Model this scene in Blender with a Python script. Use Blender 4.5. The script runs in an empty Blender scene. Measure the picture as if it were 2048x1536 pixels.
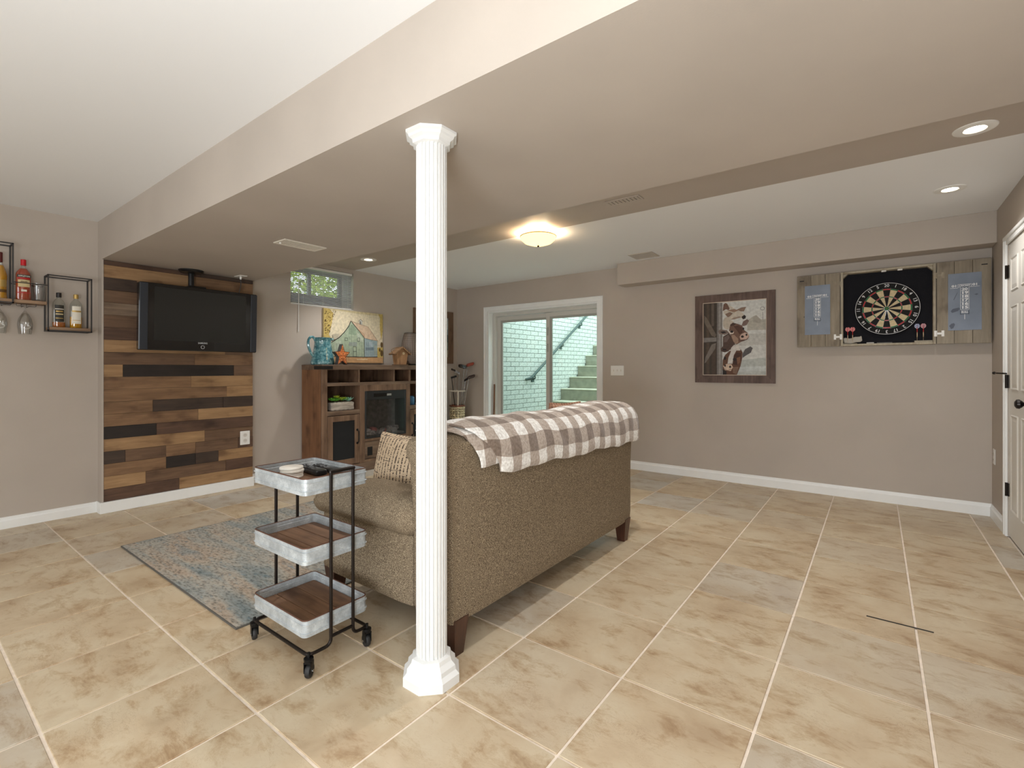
import bpy, bmesh, math, random
from mathutils import Vector, Matrix
from math import pi, sin, cos, radians as R
random.seed(7)
SC = bpy.context.scene
COL = SC.collection

# ------------------------------------------------------------------ camera
S = 0.457                       # floor tile pitch (18 in)
CAMH = 2.5664 * S
cd = bpy.data.cameras.new('camera'); cam = bpy.data.objects.new('camera', cd); COL.objects.link(cam)
cam.location = (0, 0, CAMH); cam.rotation_euler = (R(90), 0, R(37.096))
cd.sensor_width = 36; cd.lens = 965.17 / 2048 * 36; cd.shift_y = -(768 - 737.73) / 2048
cd.clip_start = 0.02
SC.camera = cam
# ------------------------------------------------------------------ world + view
SC.view_settings.view_transform = 'Standard'; SC.view_settings.look = 'None'
SC.view_settings.gamma = 1; SC.view_settings.use_curve_mapping = False
SC.view_settings.exposure = 0.60
W = bpy.data.worlds.new('sky'); SC.world = W; W.use_nodes = True
W.node_tree.nodes['Background'].inputs[0].default_value = (0.86, 0.95, 1.0, 1)
W.node_tree.nodes['Background'].inputs[1].default_value = 3.1
# ------------------------------------------------------------------ large lights
def area(name, loc, rot, sx, sy, power, color=(1, 1, 1), spread=pi):
    l = bpy.data.lights.new(name, 'AREA'); l.shape = 'RECTANGLE'; l.size = sx; l.size_y = sy
    l.energy = power; l.color = color; l.spread = spread
    o = bpy.data.objects.new(name, l); COL.objects.link(o); o.location = loc; o.rotation_euler = rot
    return o
# added fill light behind the camera; the rear wall has no windows
area('rear_fill_light', (-1.9, -3.02, 1.30), (R(90), 0, 0), 3.6, 1.5, 40, (0.90, 0.96, 1.0))
# the photographer's flash beside the camera, bounced off the ceiling
area('bounce_flash', (0.05, -0.55, 1.35), (R(180), 0, 0), 0.25, 0.25, 26, (0.91, 0.965, 1.0))
# second strobe on a low stand behind the camera, aimed up under the beam
area('low_strobe', (0.15, -1.1, 0.62), (R(116), 0, R(16)), 1.1, 0.7, 40, (0.90, 0.96, 1.0))
CAN_W = 30.0        # recessed lamps
DOME_W = 12.0        # flush dome lamp
WARM = (1.0, 0.985, 0.965)

# ================================================================== helpers
def lin(c):
    return tuple(((v / 255) / 12.92 if v / 255 <= 0.04045 else ((v / 255 + 0.055) / 1.055) ** 2.4) for v in c) + (1,)
MATS = {}
def nt(name):
    m = bpy.data.materials.new(name); m.use_nodes = True
    return m, m.node_tree.nodes, m.node_tree.links, m.node_tree.nodes['Principled BSDF']
def mat(name, c, rough=0.6, metal=0.0, var=0.0, vscale=6.0, bump=0.0, bscale=60.0, spec=0.5, emit=0.0, coat=0.0, stretch=(1, 1, 1), c2=None):
    if name in MATS: return MATS[name]
    m, N, L, b = nt(name)
    b.inputs['Base Color'].default_value = lin(c); b.inputs['Roughness'].default_value = rough
    b.inputs['Metallic'].default_value = metal; b.inputs['Specular IOR Level'].default_value = spec
    b.inputs['Coat Weight'].default_value = coat
    if emit:
        b.inputs['Emission Color'].default_value = lin(c); b.inputs['Emission Strength'].default_value = emit
    if var or bump:
        tc = N.new('ShaderNodeTexCoord'); mp = N.new('ShaderNodeMapping'); L.new(tc.outputs['Object'], mp.inputs[0])
        mp.inputs['Scale'].default_value = stretch
    if var:
        n = N.new('ShaderNodeTexNoise'); n.inputs['Scale'].default_value = vscale; n.inputs['Detail'].default_value = 6
        L.new(mp.outputs[0], n.inputs['Vector'])
        r = N.new('ShaderNodeValToRGB'); L.new(n.outputs['Fac'], r.inputs[0])
        r.color_ramp.elements[0].position = 0.3; r.color_ramp.elements[1].position = 0.7
        a = c2 if c2 else tuple(max(0, v * (1 - var)) for v in c)
        bb = c if c2 else tuple(min(255, v * (1 + var)) for v in c)
        r.color_ramp.elements[0].color = lin(a); r.color_ramp.elements[1].color = lin(bb)
        L.new(r.outputs[0], b.inputs['Base Color'])
    if bump:
        n2 = N.new('ShaderNodeTexNoise'); n2.inputs['Scale'].default_value = bscale; n2.inputs['Detail'].default_value = 4
        L.new(mp.outputs[0], n2.inputs['Vector'])
        bm = N.new('ShaderNodeBump'); bm.inputs['Strength'].default_value = bump; bm.inputs['Distance'].default_value = 0.004
        L.new(n2.outputs['Fac'], bm.inputs['Height']); L.new(bm.outputs[0], b.inputs['Normal'])
    MATS[name] = m
    return m
def ramp(N, stops):
    r = N.new('ShaderNodeValToRGB'); e = r.color_ramp.elements
    while len(e) < len(stops): e.new(0.5)
    for i, (p, c) in enumerate(stops): e[i].position = p; e[i].color = lin(c)
    return r
def wood(name, c1, c2, axis='Y', scale=3.0, rough=0.55, knots=True, dark=None):
    """grain stretched along axis"""
    if name in MATS: return MATS[name]
    m, N, L, b = nt(name); b.inputs['Roughness'].default_value = rough
    tc = N.new('ShaderNodeTexCoord'); oi = N.new('ShaderNodeObjectInfo')
    ad = N.new('ShaderNodeVectorMath'); ad.operation = 'ADD'
    mu = N.new('ShaderNodeMath'); mu.operation = 'MULTIPLY'; mu.inputs[1].default_value = 37.0
    L.new(oi.outputs['Random'], mu.inputs[0]); L.new(tc.outputs['Object'], ad.inputs[0]); L.new(mu.outputs[0], ad.inputs[1])
    mp = N.new('ShaderNodeMapping'); L.new(ad.outputs[0], mp.inputs[0])
    s = [14.0, 14.0, 14.0]; s['XYZ'.index(axis)] = 1.0
    mp.inputs['Scale'].default_value = s
    n = N.new('ShaderNodeTexNoise'); n.inputs['Scale'].default_value = scale; n.inputs['Detail'].default_value = 8
    n.inputs['Roughness'].default_value = 0.65; n.inputs['Distortion'].default_value = 0.6
    L.new(mp.outputs[0], n.inputs['Vector'])
    mid = tuple((p + q) / 2 for p, q in zip(c1, c2))
    r = ramp(N, [(0.30, c1), (0.5, mid), (0.68, c2)]); L.new(n.outputs['Fac'], r.inputs[0])
    n3 = N.new('ShaderNodeTexNoise'); n3.inputs['Scale'].default_value = 5.0; n3.inputs['Detail'].default_value = 3
    mp3 = N.new('ShaderNodeMapping'); s3 = [1.6, 1.6, 1.6]; s3['XYZ'.index(axis)] = 0.8; mp3.inputs['Scale'].default_value = s3
    L.new(ad.outputs[0], mp3.inputs[0]); L.new(mp3.outputs[0], n3.inputs['Vector'])
    r3 = ramp(N, [(0.30, (180, 170, 165)), (0.45, (238, 236, 234)), (0.7, (255, 255, 255))]); L.new(n3.outputs['Fac'], r3.inputs[0])
    mx = N.new('ShaderNodeMix'); mx.data_type = 'RGBA'; mx.blend_type = 'MULTIPLY'; mx.inputs['Factor'].default_value = 1.0 if knots else 0.4
    L.new(r.outputs[0], mx.inputs['A']); L.new(r3.outputs[0], mx.inputs['B']); L.new(mx.outputs['Result'], b.inputs['Base Color'])
    bm = N.new('ShaderNodeBump'); bm.inputs['Strength'].default_value = 0.25; bm.inputs['Distance'].default_value = 0.002
    L.new(n.outputs['Fac'], bm.inputs['Height']); L.new(bm.outputs[0], b.inputs['Normal'])
    MATS[name] = m
    return m

class MB:
    """collects shapes in one bmesh"""
    def __init__(s): s.bm = bmesh.new(); s.mi = 0; s.M = None
    def _v(s, p): 
        p = Vector(p)
        return s.bm.verts.new(s.M @ p if s.M else p)
    def face(s, pts, smooth=False):
        f = s.bm.faces.new([s._v(p) for p in pts]); f.material_index = s.mi; f.smooth = smooth; return f
    def mesh(s, vs, fs, smooth=False):
        V = [s._v(p) for p in vs]
        for f in fs:
            try:
                q = s.bm.faces.new([V[i] for i in f]); q.material_index = s.mi; q.smooth = smooth
            except ValueError: pass
    def box(s, x0, x1, y0, y1, z0, z1, bev=0.0, seg=1):
        if bev > 0:
            t = bmesh.new(); bmesh.ops.create_cube(t, size=1)
            for v in t.verts: v.co = Vector(((x0 + x1) / 2 + v.co.x * (x1 - x0), (y0 + y1) / 2 + v.co.y * (y1 - y0), (z0 + z1) / 2 + v.co.z * (z1 - z0)))
            bmesh.ops.bevel(t, geom=list(t.edges), offset=bev, segments=seg, affect='EDGES', profile=0.5)
            s.add(t, seg > 1); return s
        vs = [(x, y, z) for z in (z0, z1) for y in (y0, y1) for x in (x0, x1)]
        s.mesh(vs, [(0, 2, 3, 1), (4, 5, 7, 6), (0, 1, 5, 4), (2, 6, 7, 3), (0, 4, 6, 2), (1, 3, 7, 5)]); return s
    def add(s, t, smooth=False):
        t.verts.index_update()
        vs = [v.co.copy() for v in t.verts]; fs = [[v.index for v in f.verts] for f in t.faces]
        s.mesh(vs, fs, smooth); t.free()
    def lathe(s, prof, n=24, c=(0, 0, 0), axis='Z', smooth=True, rot=0.0, cap=True):
        vs = []; fs = []
        for r, h in prof:
            for k in range(n):
                a = 2 * pi * k / n + rot; x, y = r * cos(a), r * sin(a)
                p = {'Z': (x, y, h), 'X': (h, x, y), 'Y': (y, h, x)}[axis]
                vs.append((p[0] + c[0], p[1] + c[1], p[2] + c[2]))
        for i in range(len(prof) - 1):
            for k in range(n):
                fs.append((i * n + k, i * n + (k + 1) % n, (i + 1) * n + (k + 1) % n, (i + 1) * n + k))
        if cap:
            if prof[0][0] > 1e-6: fs.append(tuple(reversed(range(n))))
            if prof[-1][0] > 1e-6: fs.append(tuple(range((len(prof) - 1) * n, len(prof) * n)))
        s.mesh(vs, fs, smooth); return s
    def tube(s, pts, r, n=8, smooth=True, closed=False):
        pts = [Vector(p) for p in pts]; rings = []
        up = None; m = len(pts)
        for i, p in enumerate(pts):
            a = pts[(i - 1) % m] if (i > 0 or closed) else pts[i]; b = pts[(i + 1) % m] if (i < m - 1 or closed) else pts[i]
            t = (b - a).normalized()
            if up is None:
                up = Vector((0, 0, 1)) if abs(t.z) < 0.9 else Vector((1, 0, 0))
            u = (up - t * up.dot(t)).normalized(); w = t.cross(u); up = u
            rr = r[i] if isinstance(r, (list, tuple)) else r
            rings.append([p + u * cos(2 * pi * k / n) * rr + w * sin(2 * pi * k / n) * rr for k in range(n)])
        vs = [q for ring in rings for q in ring]; fs = []
        for i in range(m - 1 + (1 if closed else 0)):
            j = (i + 1) % m
            for k in range(n): fs.append((i * n + k, i * n + (k + 1) % n, j * n + (k + 1) % n, j * n + k))
        if not closed: fs.append(tuple(reversed(range(n)))); fs.append(tuple(range((m - 1) * n, m * n)))
        s.mesh(vs, fs, smooth); return s
    def prism(s, poly, h0, h1, plane='XY', smooth=False):
        n = len(poly)
        f = {'XY': lambda a, b, h: (a, b, h), 'XZ': lambda a, b, h: (a, h, b), 'YZ': lambda a, b, h: (h, a, b)}[plane]
        vs = [f(a, b, h0) for a, b in poly] + [f(a, b, h1) for a, b in poly]
        fs = [tuple(reversed(range(n))), tuple(range(n, 2 * n))] + [(i, (i + 1) % n, n + (i + 1) % n, n + i) for i in range(n)]
        s.mesh(vs, fs, smooth); return s
    def cushion(s, c, size, r, puff=0.0, n=14, fn=None):
        """rounded, puffed box; fn(x,y,z,u,v,w) may shift points (u,v,w in -1..1)"""
        t = bmesh.new(); bmesh.ops.create_cube(t, size=2)
        bmesh.ops.subdivide_edges(t, edges=list(t.edges), cuts=n, use_grid_fill=True)
        h = [q / 2 for q in size]
        for v in t.verts:
            u = Vector(v.co); e = Vector((u.x * h[0], u.y * h[1], u.z * h[2]))
            inn = Vector([max(-h[i] + r, min(h[i] - r, e[i])) for i in range(3)]); d = e - inn
            if d.length > 1e-9:
                k = max(abs(d[0]), abs(d[1]), abs(d[2])); e = inn + d.normalized() * min(r, k if k > 0 else r)
            if puff:
                ax = min(range(3), key=lambda i: size[i]); o = [i for i in range(3) if i != ax]
                g = max(0, 1 - u[o[0]] ** 2) ** 0.6 * max(0, 1 - u[o[1]] ** 2) ** 0.6
                e[ax] += math.copysign(puff * g, u[ax]) * min(1, abs(u[ax]) * 1.2)
            e += Vector(c)
            if fn: e = Vector(fn(e.x, e.y, e.z, u.x, u.y, u.z))
            v.co = e
        s.add(t, True); return s
def link(o, parent=None):
    COL.objects.link(o)
    if parent: o.parent = parent
    return o
def worg(o):
    p = Vector((0, 0, 0))
    while o is not None: p += o.location; o = o.parent
    return p
def part(name, mb, m, parent=None, local=False, sharp=35, recalc=True, origin=None):
    """link what mb collected as one mesh object; world coordinates unless local"""
    if recalc: bmesh.ops.recalc_face_normals(mb.bm, faces=list(mb.bm.faces))
    me = bpy.data.meshes.new(name); mb.bm.to_mesh(me); mb.bm.free()
    org = Vector((0, 0, 0))
    if not local: org = worg(parent) if parent else Vector((0, 0, 0))
    o = bpy.data.objects.new(name, me)
    if origin is not None:
        o.location = Vector(origin) - org; org = Vector(origin)
    if org.length: me.transform(Matrix.Translation(-org))
    for mm in (m if isinstance(m, (list, tuple)) else [m]): me.materials.append(mm)
    if any(p.use_smooth for p in me.polygons): me.set_sharp_from_angle(angle=R(sharp))
    return link(o, parent)
def tag(o, label, cat, group=None):
    o['label'] = label; o['category'] = cat
    if group: o['group'] = group
    return o
def thing(name, label, cat, loc=(0, 0, 0), rotz=0.0, group=None):
    o = bpy.data.objects.new(name, None); o.empty_display_size = 0.1; o.location = loc; o.rotation_euler = (0, 0, rotz)
    link(o); return tag(o, label, cat, group)
def struct(o): o['kind'] = 'structure'; return o
def text_mb(mb, txt, size, org, right, up, bold=0.0, width=None):
    """append flat lettering, centred on org, to mb"""
    cu = bpy.data.curves.new('t', 'FONT'); cu.body = txt; cu.size = size; cu.align_x = 'CENTER'; cu.align_y = 'CENTER'
    cu.resolution_u = 2; cu.offset = bold
    ob = bpy.data.objects.new('t', cu); me = bpy.data.meshes.new_from_object(ob)
    right, up, org = Vector(right), Vector(up), Vector(org)
    k = 1.0
    if width and len(me.vertices):
        w = max(v.co.x for v in me.vertices) - min(v.co.x for v in me.vertices); k = width / w
    vs = [org + right * v.co.x * k + up * v.co.y for v in me.vertices]
    mb.mesh(vs, [tuple(p.vertices) for p in me.polygons])
    bpy.data.meshes.remove(me); bpy.data.objects.remove(ob); bpy.data.curves.remove(cu)

# ================================================================== materials
WALL = (185, 174, 163)
M_wall = mat('wall_paint', WALL, rough=0.62, var=0.02, vscale=2.0, bump=0.05, bscale=180, spec=0.35)
M_ceil = mat('ceiling_white', (236, 236, 236), rough=0.8, bump=0.04, bscale=200, spec=0.2)
M_trim = mat('trim_white', (240, 240, 238), rough=0.35, var=0.01, vscale=8)
M_colp = mat('column_paint', (228, 228, 226), rough=0.4)
M_white = mat('white_plastic', (235, 233, 228), rough=0.35)
M_black = mat('black_metal', (30, 29, 29), rough=0.42, metal=0.6)
M_dark = mat('dark_bronze', (42, 36, 33), rough=0.35, metal=0.7)
M_blackp = mat('black_plastic', (22, 22, 24), rough=0.3)
M_rubber = mat('rubber', (32, 31, 31), rough=0.6)
M_chrome = mat('chrome', (200, 200, 202), rough=0.2, metal=1.0)
M_grout = mat('grout', (236, 222, 206), rough=0.85, var=0.04, vscale=30)

def tile_mat():
    m, N, L, b = nt('stone_tile'); b.inputs['Roughness'].default_value = 0.42; b.inputs['Specular IOR Level'].default_value = 0.4
    tc = N.new('ShaderNodeTexCoord'); oi = N.new('ShaderNodeObjectInfo')
    mu = N.new('ShaderNodeMath'); mu.operation = 'MULTIPLY'; mu.inputs[1].default_value = 91.0; L.new(oi.outputs['Random'], mu.inputs[0])
    ad = N.new('ShaderNodeVectorMath'); ad.operation = 'ADD'; L.new(tc.outputs['Object'], ad.inputs[0]); L.new(mu.outputs[0], ad.inputs[1])
    def noise(scale, detail, dist=0.0, rough=0.6, st=(1, 1, 1)):
        mp = N.new('ShaderNodeMapping'); mp.inputs['Scale'].default_value = st; L.new(ad.outputs[0], mp.inputs[0])
        n = N.new('ShaderNodeTexNoise'); n.inputs['Scale'].default_value = scale; n.inputs['Detail'].default_value = detail
        n.inputs['Distortion'].default_value = dist; n.inputs['Roughness'].default_value = rough
        L.new(mp.outputs[0], n.inputs['Vector']); return n
    big = noise(3.2, 5, 0.3)
    r1 = ramp(N, [(0.30, (178, 155, 126)), (0.46, (195, 175, 146)), (0.62, (203, 187, 160)), (0.75, (188, 167, 138))]); L.new(big.outputs['Fac'], r1.inputs[0])
    # greyer tiles picked at random
    gr = noise(2.6, 5, 0.5)
    r2 = ramp(N, [(0.35, (172, 157, 137)), (0.5, (186, 179, 167)), (0.66, (194, 188, 178))]); L.new(gr.outputs['Fac'], r2.inputs[0])
    wn = N.new('ShaderNodeMath'); wn.operation = 'MULTIPLY'; wn.inputs[1].default_value = 7.31; L.new(oi.outputs['Random'], wn.inputs[0])
    fr = N.new('ShaderNodeMath'); fr.operation = 'FRACT'; L.new(wn.outputs[0], fr.inputs[0])
    pw = N.new('ShaderNodeMapRange'); pw.inputs['From Min'].default_value = 0.62; pw.inputs['From Max'].default_value = 0.95; pw.inputs['To Max'].default_value = 0.85
    L.new(fr.outputs[0], pw.inputs['Value'])
    mx = N.new('ShaderNodeMix'); mx.data_type = 'RGBA'; L.new(pw.outputs[0], mx.inputs['Factor']); L.new(r1.outputs[0], mx.inputs['A']); L.new(r2.outputs[0], mx.inputs['B'])
    # brown stains and fine veins
    st = noise(6.0, 10, 0.35, 0.72, (1, 1.8, 1)); r3 = ramp(N, [(0.27, (176, 146, 116)), (0.40, (228, 216, 202)), (0.50, (255, 255, 255))]); L.new(st.outputs['Fac'], r3.inputs[0])
    m2 = N.new('ShaderNodeMix'); m2.data_type = 'RGBA'; m2.blend_type = 'MULTIPLY'; m2.inputs['Factor'].default_value = 0.8
    L.new(mx.outputs['Result'], m2.inputs['A']); L.new(r3.outputs[0], m2.inputs['B'])
    vn = noise(7.0, 4, 3.5, 0.75, (1, 2.0, 1))
    sb = N.new('ShaderNodeMath'); sb.operation = 'SUBTRACT'; sb.inputs[1].default_value = 0.5; L.new(vn.outputs['Fac'], sb.inputs[0])
    ab = N.new('ShaderNodeMath'); ab.operation = 'ABSOLUTE'; L.new(sb.outputs[0], ab.inputs[0])
    msk = noise(4.0, 3); mr = N.new('ShaderNodeMapRange'); mr.inputs['From Min'].default_value = 0.48; mr.inputs['From Max'].default_value = 0.68; L.new(msk.outputs['Fac'], mr.inputs['Value'])
    lt = N.new('ShaderNodeMapRange'); lt.inputs['From Min'].default_value = 0.0; lt.inputs['From Max'].default_value = 0.012; lt.inputs['To Min'].default_value = 1; lt.inputs['To Max'].default_value = 0
    L.new(ab.outputs[0], lt.inputs['Value'])
    mm = N.new('ShaderNodeMath'); mm.operation = 'MULTIPLY'; L.new(lt.outputs[0], mm.inputs[0]); L.new(mr.outputs[0], mm.inputs[1])
    m4 = N.new('ShaderNodeMath'); m4.operation = 'MULTIPLY'; m4.inputs[1].default_value = 0.55; L.new(mm.outputs[0], m4.inputs[0])
    m3 = N.new('ShaderNodeMix'); m3.data_type = 'RGBA'; L.new(m4.outputs[0], m3.inputs['Factor']); L.new(m2.outputs['Result'], m3.inputs['A']); m3.inputs['B'].default_value = lin((122, 84, 52))
    L.new(m3.outputs['Result'], b.inputs['Base Color'])
    bm = N.new('ShaderNodeBump'); bm.inputs['Strength'].default_value = 0.12; bm.inputs['Distance'].default_value = 0.003
    L.new(big.outputs['Fac'], bm.inputs['Height']); L.new(bm.outputs[0], b.inputs['Normal'])
    return m
M_tile = tile_mat()

def tweed():
    m, N, L, b = nt('brown_tweed'); b.inputs['Roughness'].default_value = 0.95; b.inputs['Specular IOR Level'].default_value = 0.15
    tc = N.new('ShaderNodeTexCoord')
    n = N.new('ShaderNodeTexNoise'); n.inputs['Scale'].default_value = 430; n.inputs['Detail'].default_value = 2; L.new(tc.outputs['Object'], n.inputs['Vector'])
    r = ramp(N, [(0.34, (72, 60, 49)), (0.47, (116, 101, 83)), (0.56, (142, 126, 104)), (0.68, (196, 180, 152))]); L.new(n.outputs['Fac'], r.inputs[0])
    L.new(r.outputs[0], b.inputs['Base Color'])
    bm = N.new('ShaderNodeBump'); bm.inputs['Strength'].default_value = 0.5; bm.inputs['Distance'].default_value = 0.003
    L.new(n.outputs['Fac'], bm.inputs['Height']); L.new(bm.outputs[0], b.inputs['Normal'])
    return m
M_tweed = tweed()
def glass(name, tint=(255, 255, 255), gl=0.1, rough=0.02):
    if name in MATS: return MATS[name]
    m, N, L, b = nt(name); N.remove(b); out = N['Material Output']
    t = N.new('ShaderNodeBsdfTransparent'); t.inputs[0].default_value = lin(tint)
    g = N.new('ShaderNodeBsdfGlossy'); g.inputs['Roughness'].default_value = rough
    lw = N.new('ShaderNodeLayerWeight'); lw.inputs['Blend'].default_value = 0.35
    mr = N.new('ShaderNodeMapRange'); mr.inputs['To Min'].default_value = gl * 0.5; mr.inputs['To Max'].default_value = min(1, gl * 5); L.new(lw.outputs['Facing'], mr.inputs['Value'])
    x = N.new('ShaderNodeMixShader'); L.new(mr.outputs[0], x.inputs[0]); L.new(t.outputs[0], x.inputs[1]); L.new(g.outputs[0], x.inputs[2]); L.new(x.outputs[0], out.inputs[0])
    MATS[name] = m
    return m

# ================================================================== room shell
XL, XA, XR = -5.107, -5.0, 0.73          # left wall, furred accent wall, right wall
YF, YB = 5.362, -3.1                     # far wall, rear wall
ZC, ZB = 2.38, 2.06                      # ceiling, beam underside
BY0, BY1 = 1.11, 2.30                    # beam from/to
floor = part('floor', MB().box(XL - .05, XR + .1, YB - .05, YF + .05, -0.06, -0.004), M_grout); struct(floor)
# one stone tile per object, full ones share their mesh
tile_me = None
GW = 0.0095
def tile_mesh(w, d):
    mb = MB(); mb.box(-w / 2, w / 2, -d / 2, d / 2, -0.008, 0.0, bev=0.0015)
    bmesh.ops.recalc_face_normals(mb.bm, faces=list(mb.bm.faces))
    me = bpy.data.meshes.new('tile'); mb.bm.to_mesh(me); mb.bm.free(); me.materials.append(M_tile); return me
PX, PY = S, 1.0147 * S
xs = [(i - 2.6938) * PX for i in range(-10, 8)]; ys = [(10.8547 - 1.0147 * j) * S for j in range(19, -3, -1)]
full = tile_mesh(PX - GW, PY - GW)
for a, b in zip(xs[:-1], xs[1:]):
    for c, d in zip(ys[:-1], ys[1:]):
        x0, x1, y0, y1 = max(a + GW / 2, XL + .004), min(b - GW / 2, XR - .004), max(c + GW / 2, YB + .004), min(d - GW / 2, YF - .004)
        if x1 - x0 < 0.01 or y1 - y0 < 0.01: continue
        me = full if (x1 - x0 > PX - GW - .001 and y1 - y0 > PY - GW - .001) else tile_mesh(x1 - x0, y1 - y0)
        o = bpy.data.objects.new('tile', me); link(o, floor); o.location = ((x0 + x1) / 2, (y0 + y1) / 2, 0)

# left wall with the small high window opening
WY0, WY1, WZ0, WZ1, WT = 2.745, 3.54, 1.885, 2.335, 0.30
m = MB()
m.box(XL - WT, XL, YB, WY0, 0, ZC); m.box(XL - WT, XL, WY1, YF + .3, 0, ZC)
m.box(XL - WT, XL, WY0, WY1, 0, WZ0); m.box(XL - WT, XL, WY0, WY1, WZ1, ZC)
struct(part('wall_left', m, M_wall))
# far wall with sliding door opening
DX0, DX1, DZ1 = -4.50, -2.73, 2.0
m = MB(); FT = 0.24
m.box(XL, DX0, YF, YF + FT, 0, ZC); m.box(DX1, XR + .3, YF, YF + FT, 0, ZC); m.box(DX0, DX1, YF, YF + FT, DZ1, ZC)
struct(part('wall_far', m, M_wall))
# right wall with a closed door
RY0, RY1, RZ1 = 4.10, 4.785, 2.04
m = MB()
m.box(XR, XR + .12, RY1, YF, 0, ZC); m.box(XR, XR + .12, YB, RY0, 0, ZC); m.box(XR, XR + .12, RY0, RY1, RZ1, ZC)
struct(part('wall_right', m, M_wall))
struct(part('wall_back', MB().box(XL - .3, XR + .12, YB - .15, YB, 0, ZC), M_wall))
# ceiling: white, with a painted taupe strip beside the beam
m = MB()
m.box(XL - .3, XR + .12, YB - .15, BY1, ZC, ZC + .1); m.box(XL - .3, XR + .12, 3.55, YF + .3, ZC, ZC + .1)
m.mi = 1; m.box(XL - .3, XR + .12, BY1, 3.55, ZC, ZC + .1)
struct(part('ceiling', m, [M_ceil, M_wall]))
struct(part('ceiling_beam', MB().box(XL - .02, XR + .02, BY0, BY1, ZB, ZC + .02), M_wall))
m = MB(); m.box(-2.38, XR, 5.15, YF, 2.135, ZC, bev=0.003); struct(part('ceiling_soffit', m, M_wall))
# accent wall: furred-out box with reclaimed planks
acc = struct(part('wall_accent', MB().box(XL - .02, XA - .012, BY0 + .012, BY1, 0, ZB), M_wall))
PC = {'L': ((150, 116, 80), (180, 144, 104)), 'T': ((118, 88, 62), (150, 116, 84)), 'M': ((94, 70, 52), (126, 97, 73)),
      'R': ((78, 56, 44), (108, 80, 62)), 'D': ((58, 45, 37), (82, 64, 52)), 'B': ((32, 25, 22), (50, 39, 33)), 'G': ((116, 96, 78), (150, 128, 106))}
rows = [  # bottom to top; (right end as pixel of the plank seam, shade)
    [(480, 'R'), (900, 'L')], [(288, 'L'), (745, 'M'), (900, 'R')], [(405, 'T'), (573, 'B'), (703, 'D'), (900, 'L')],
    [(173, 'D'), (405, 'M'), (573, 'T'), (815, 'M'), (900, 'R')], [(625, 'L'), (900, 'M')], [(350, 'B'), (900, 'R')],
    [(587, 'T'), (900, 'L')], [(328, 'T'), (730, 'D'), (900, 'D')], [(750, 'T'), (900, 'L')], [(547, 'T'), (900, 'L')],
    [(158, 'L'), (790, 'B'), (900, 'M')], [(567, 'M'), (900, 'T')], [(740, 'L'), (900, 'M')], [(420, 'R'), (900, 'M')],
    [(600, 'M'), (900, 'T')], [(500, 'G'), (900, 'M')], [(640, 'M'), (900, 'R')], [(238, 'D'), (900, 'T')], [(548, 'L'), (900, 'T')], [(600, 'R'), (900, 'D')]]
def seamY(zx):
    u = 190 + zx / 2.844; a = (u - 1024) / 965.17; c, s = cos(R(37.096)), sin(R(37.096))
    return XA * (a * s + c) / (a * c - s)
rh = 0.1015; z = 0.092
for ri, row in enumerate(rows):
    z1 = min(z + rh, ZB - .002); ya = BY0 + .0135
    for ex, sh in row:
        yb = min(seamY(ex), BY1 - .004) if ex < 900 else BY1 - .004
        mm = wood('plank_' + sh, *PC[sh], axis='Y', scale=2.6, rough=0.6)
        mb = MB(); t = random.uniform(-.0035, .0035)
        mb.box(XA - .012, XA + t, ya + .0006, yb - .0006, z + .0006, z1 - .0006, bev=0.0008)
        part('plank', mb, mm, acc); ya = yb
    z = z1
m = MB(); m.box(XL - .02, XA + .004, BY0 + .0005, BY0 + .0125, 0, ZB); part('corner_strip', m, M_wall, acc)

# baseboards
def base_profile(h=0.095, t=0.014):
    return [(0, 0), (t, 0), (t, h - .028), (t * .55, h - .016), (t * .45, h), (0, h)]
def baseboard(name, p0, p1, nrm, h=0.095):
    d = Vector((p1[0] - p0[0], p1[1] - p0[1], 0)); n = Vector((nrm[0], nrm[1], 0)); pr_ = base_profile(h); k = len(pr_)
    vs = [Vector((p0[0], p0[1], 0)) + n * a + Vector((0, 0, b)) for a, b in pr_] + [Vector((p1[0], p1[1], 0)) + n * a + Vector((0, 0, b)) for a, b in pr_]
    mb = MB(); mb.mesh(vs, [tuple(range(k)), tuple(range(k, 2 * k))] + [(i, (i + 1) % k, k + (i + 1) % k, k + i) for i in range(k)])
    return struct(part(name, mb, M_trim))
baseboard('baseboard_left', (XL, YB), (XL, BY0), (1, 0), .085)
m = MB(); m.box(XA - .012, XA + .012, BY0 - .012, BY1 + .004, 0, .09, bev=.002); m.box(XL + .001, XA - .012, BY0 - .012, BY0 - .001, 0, .09, bev=.001)
struct(part('baseboard_accent', m, M_trim))
baseboard('baseboard_left_rear', (XL, BY1), (XL, YF), (1, 0))
baseboard('baseboard_far', (-2.655, YF), (XR, YF), (0, -1), .1)
baseboard('baseboard_far_corner', (XL, YF), (-4.57, YF), (0, -1))
baseboard('baseboard_right', (XR, 4.845), (XR, YF - .014), (-1, 0), .1)

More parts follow.
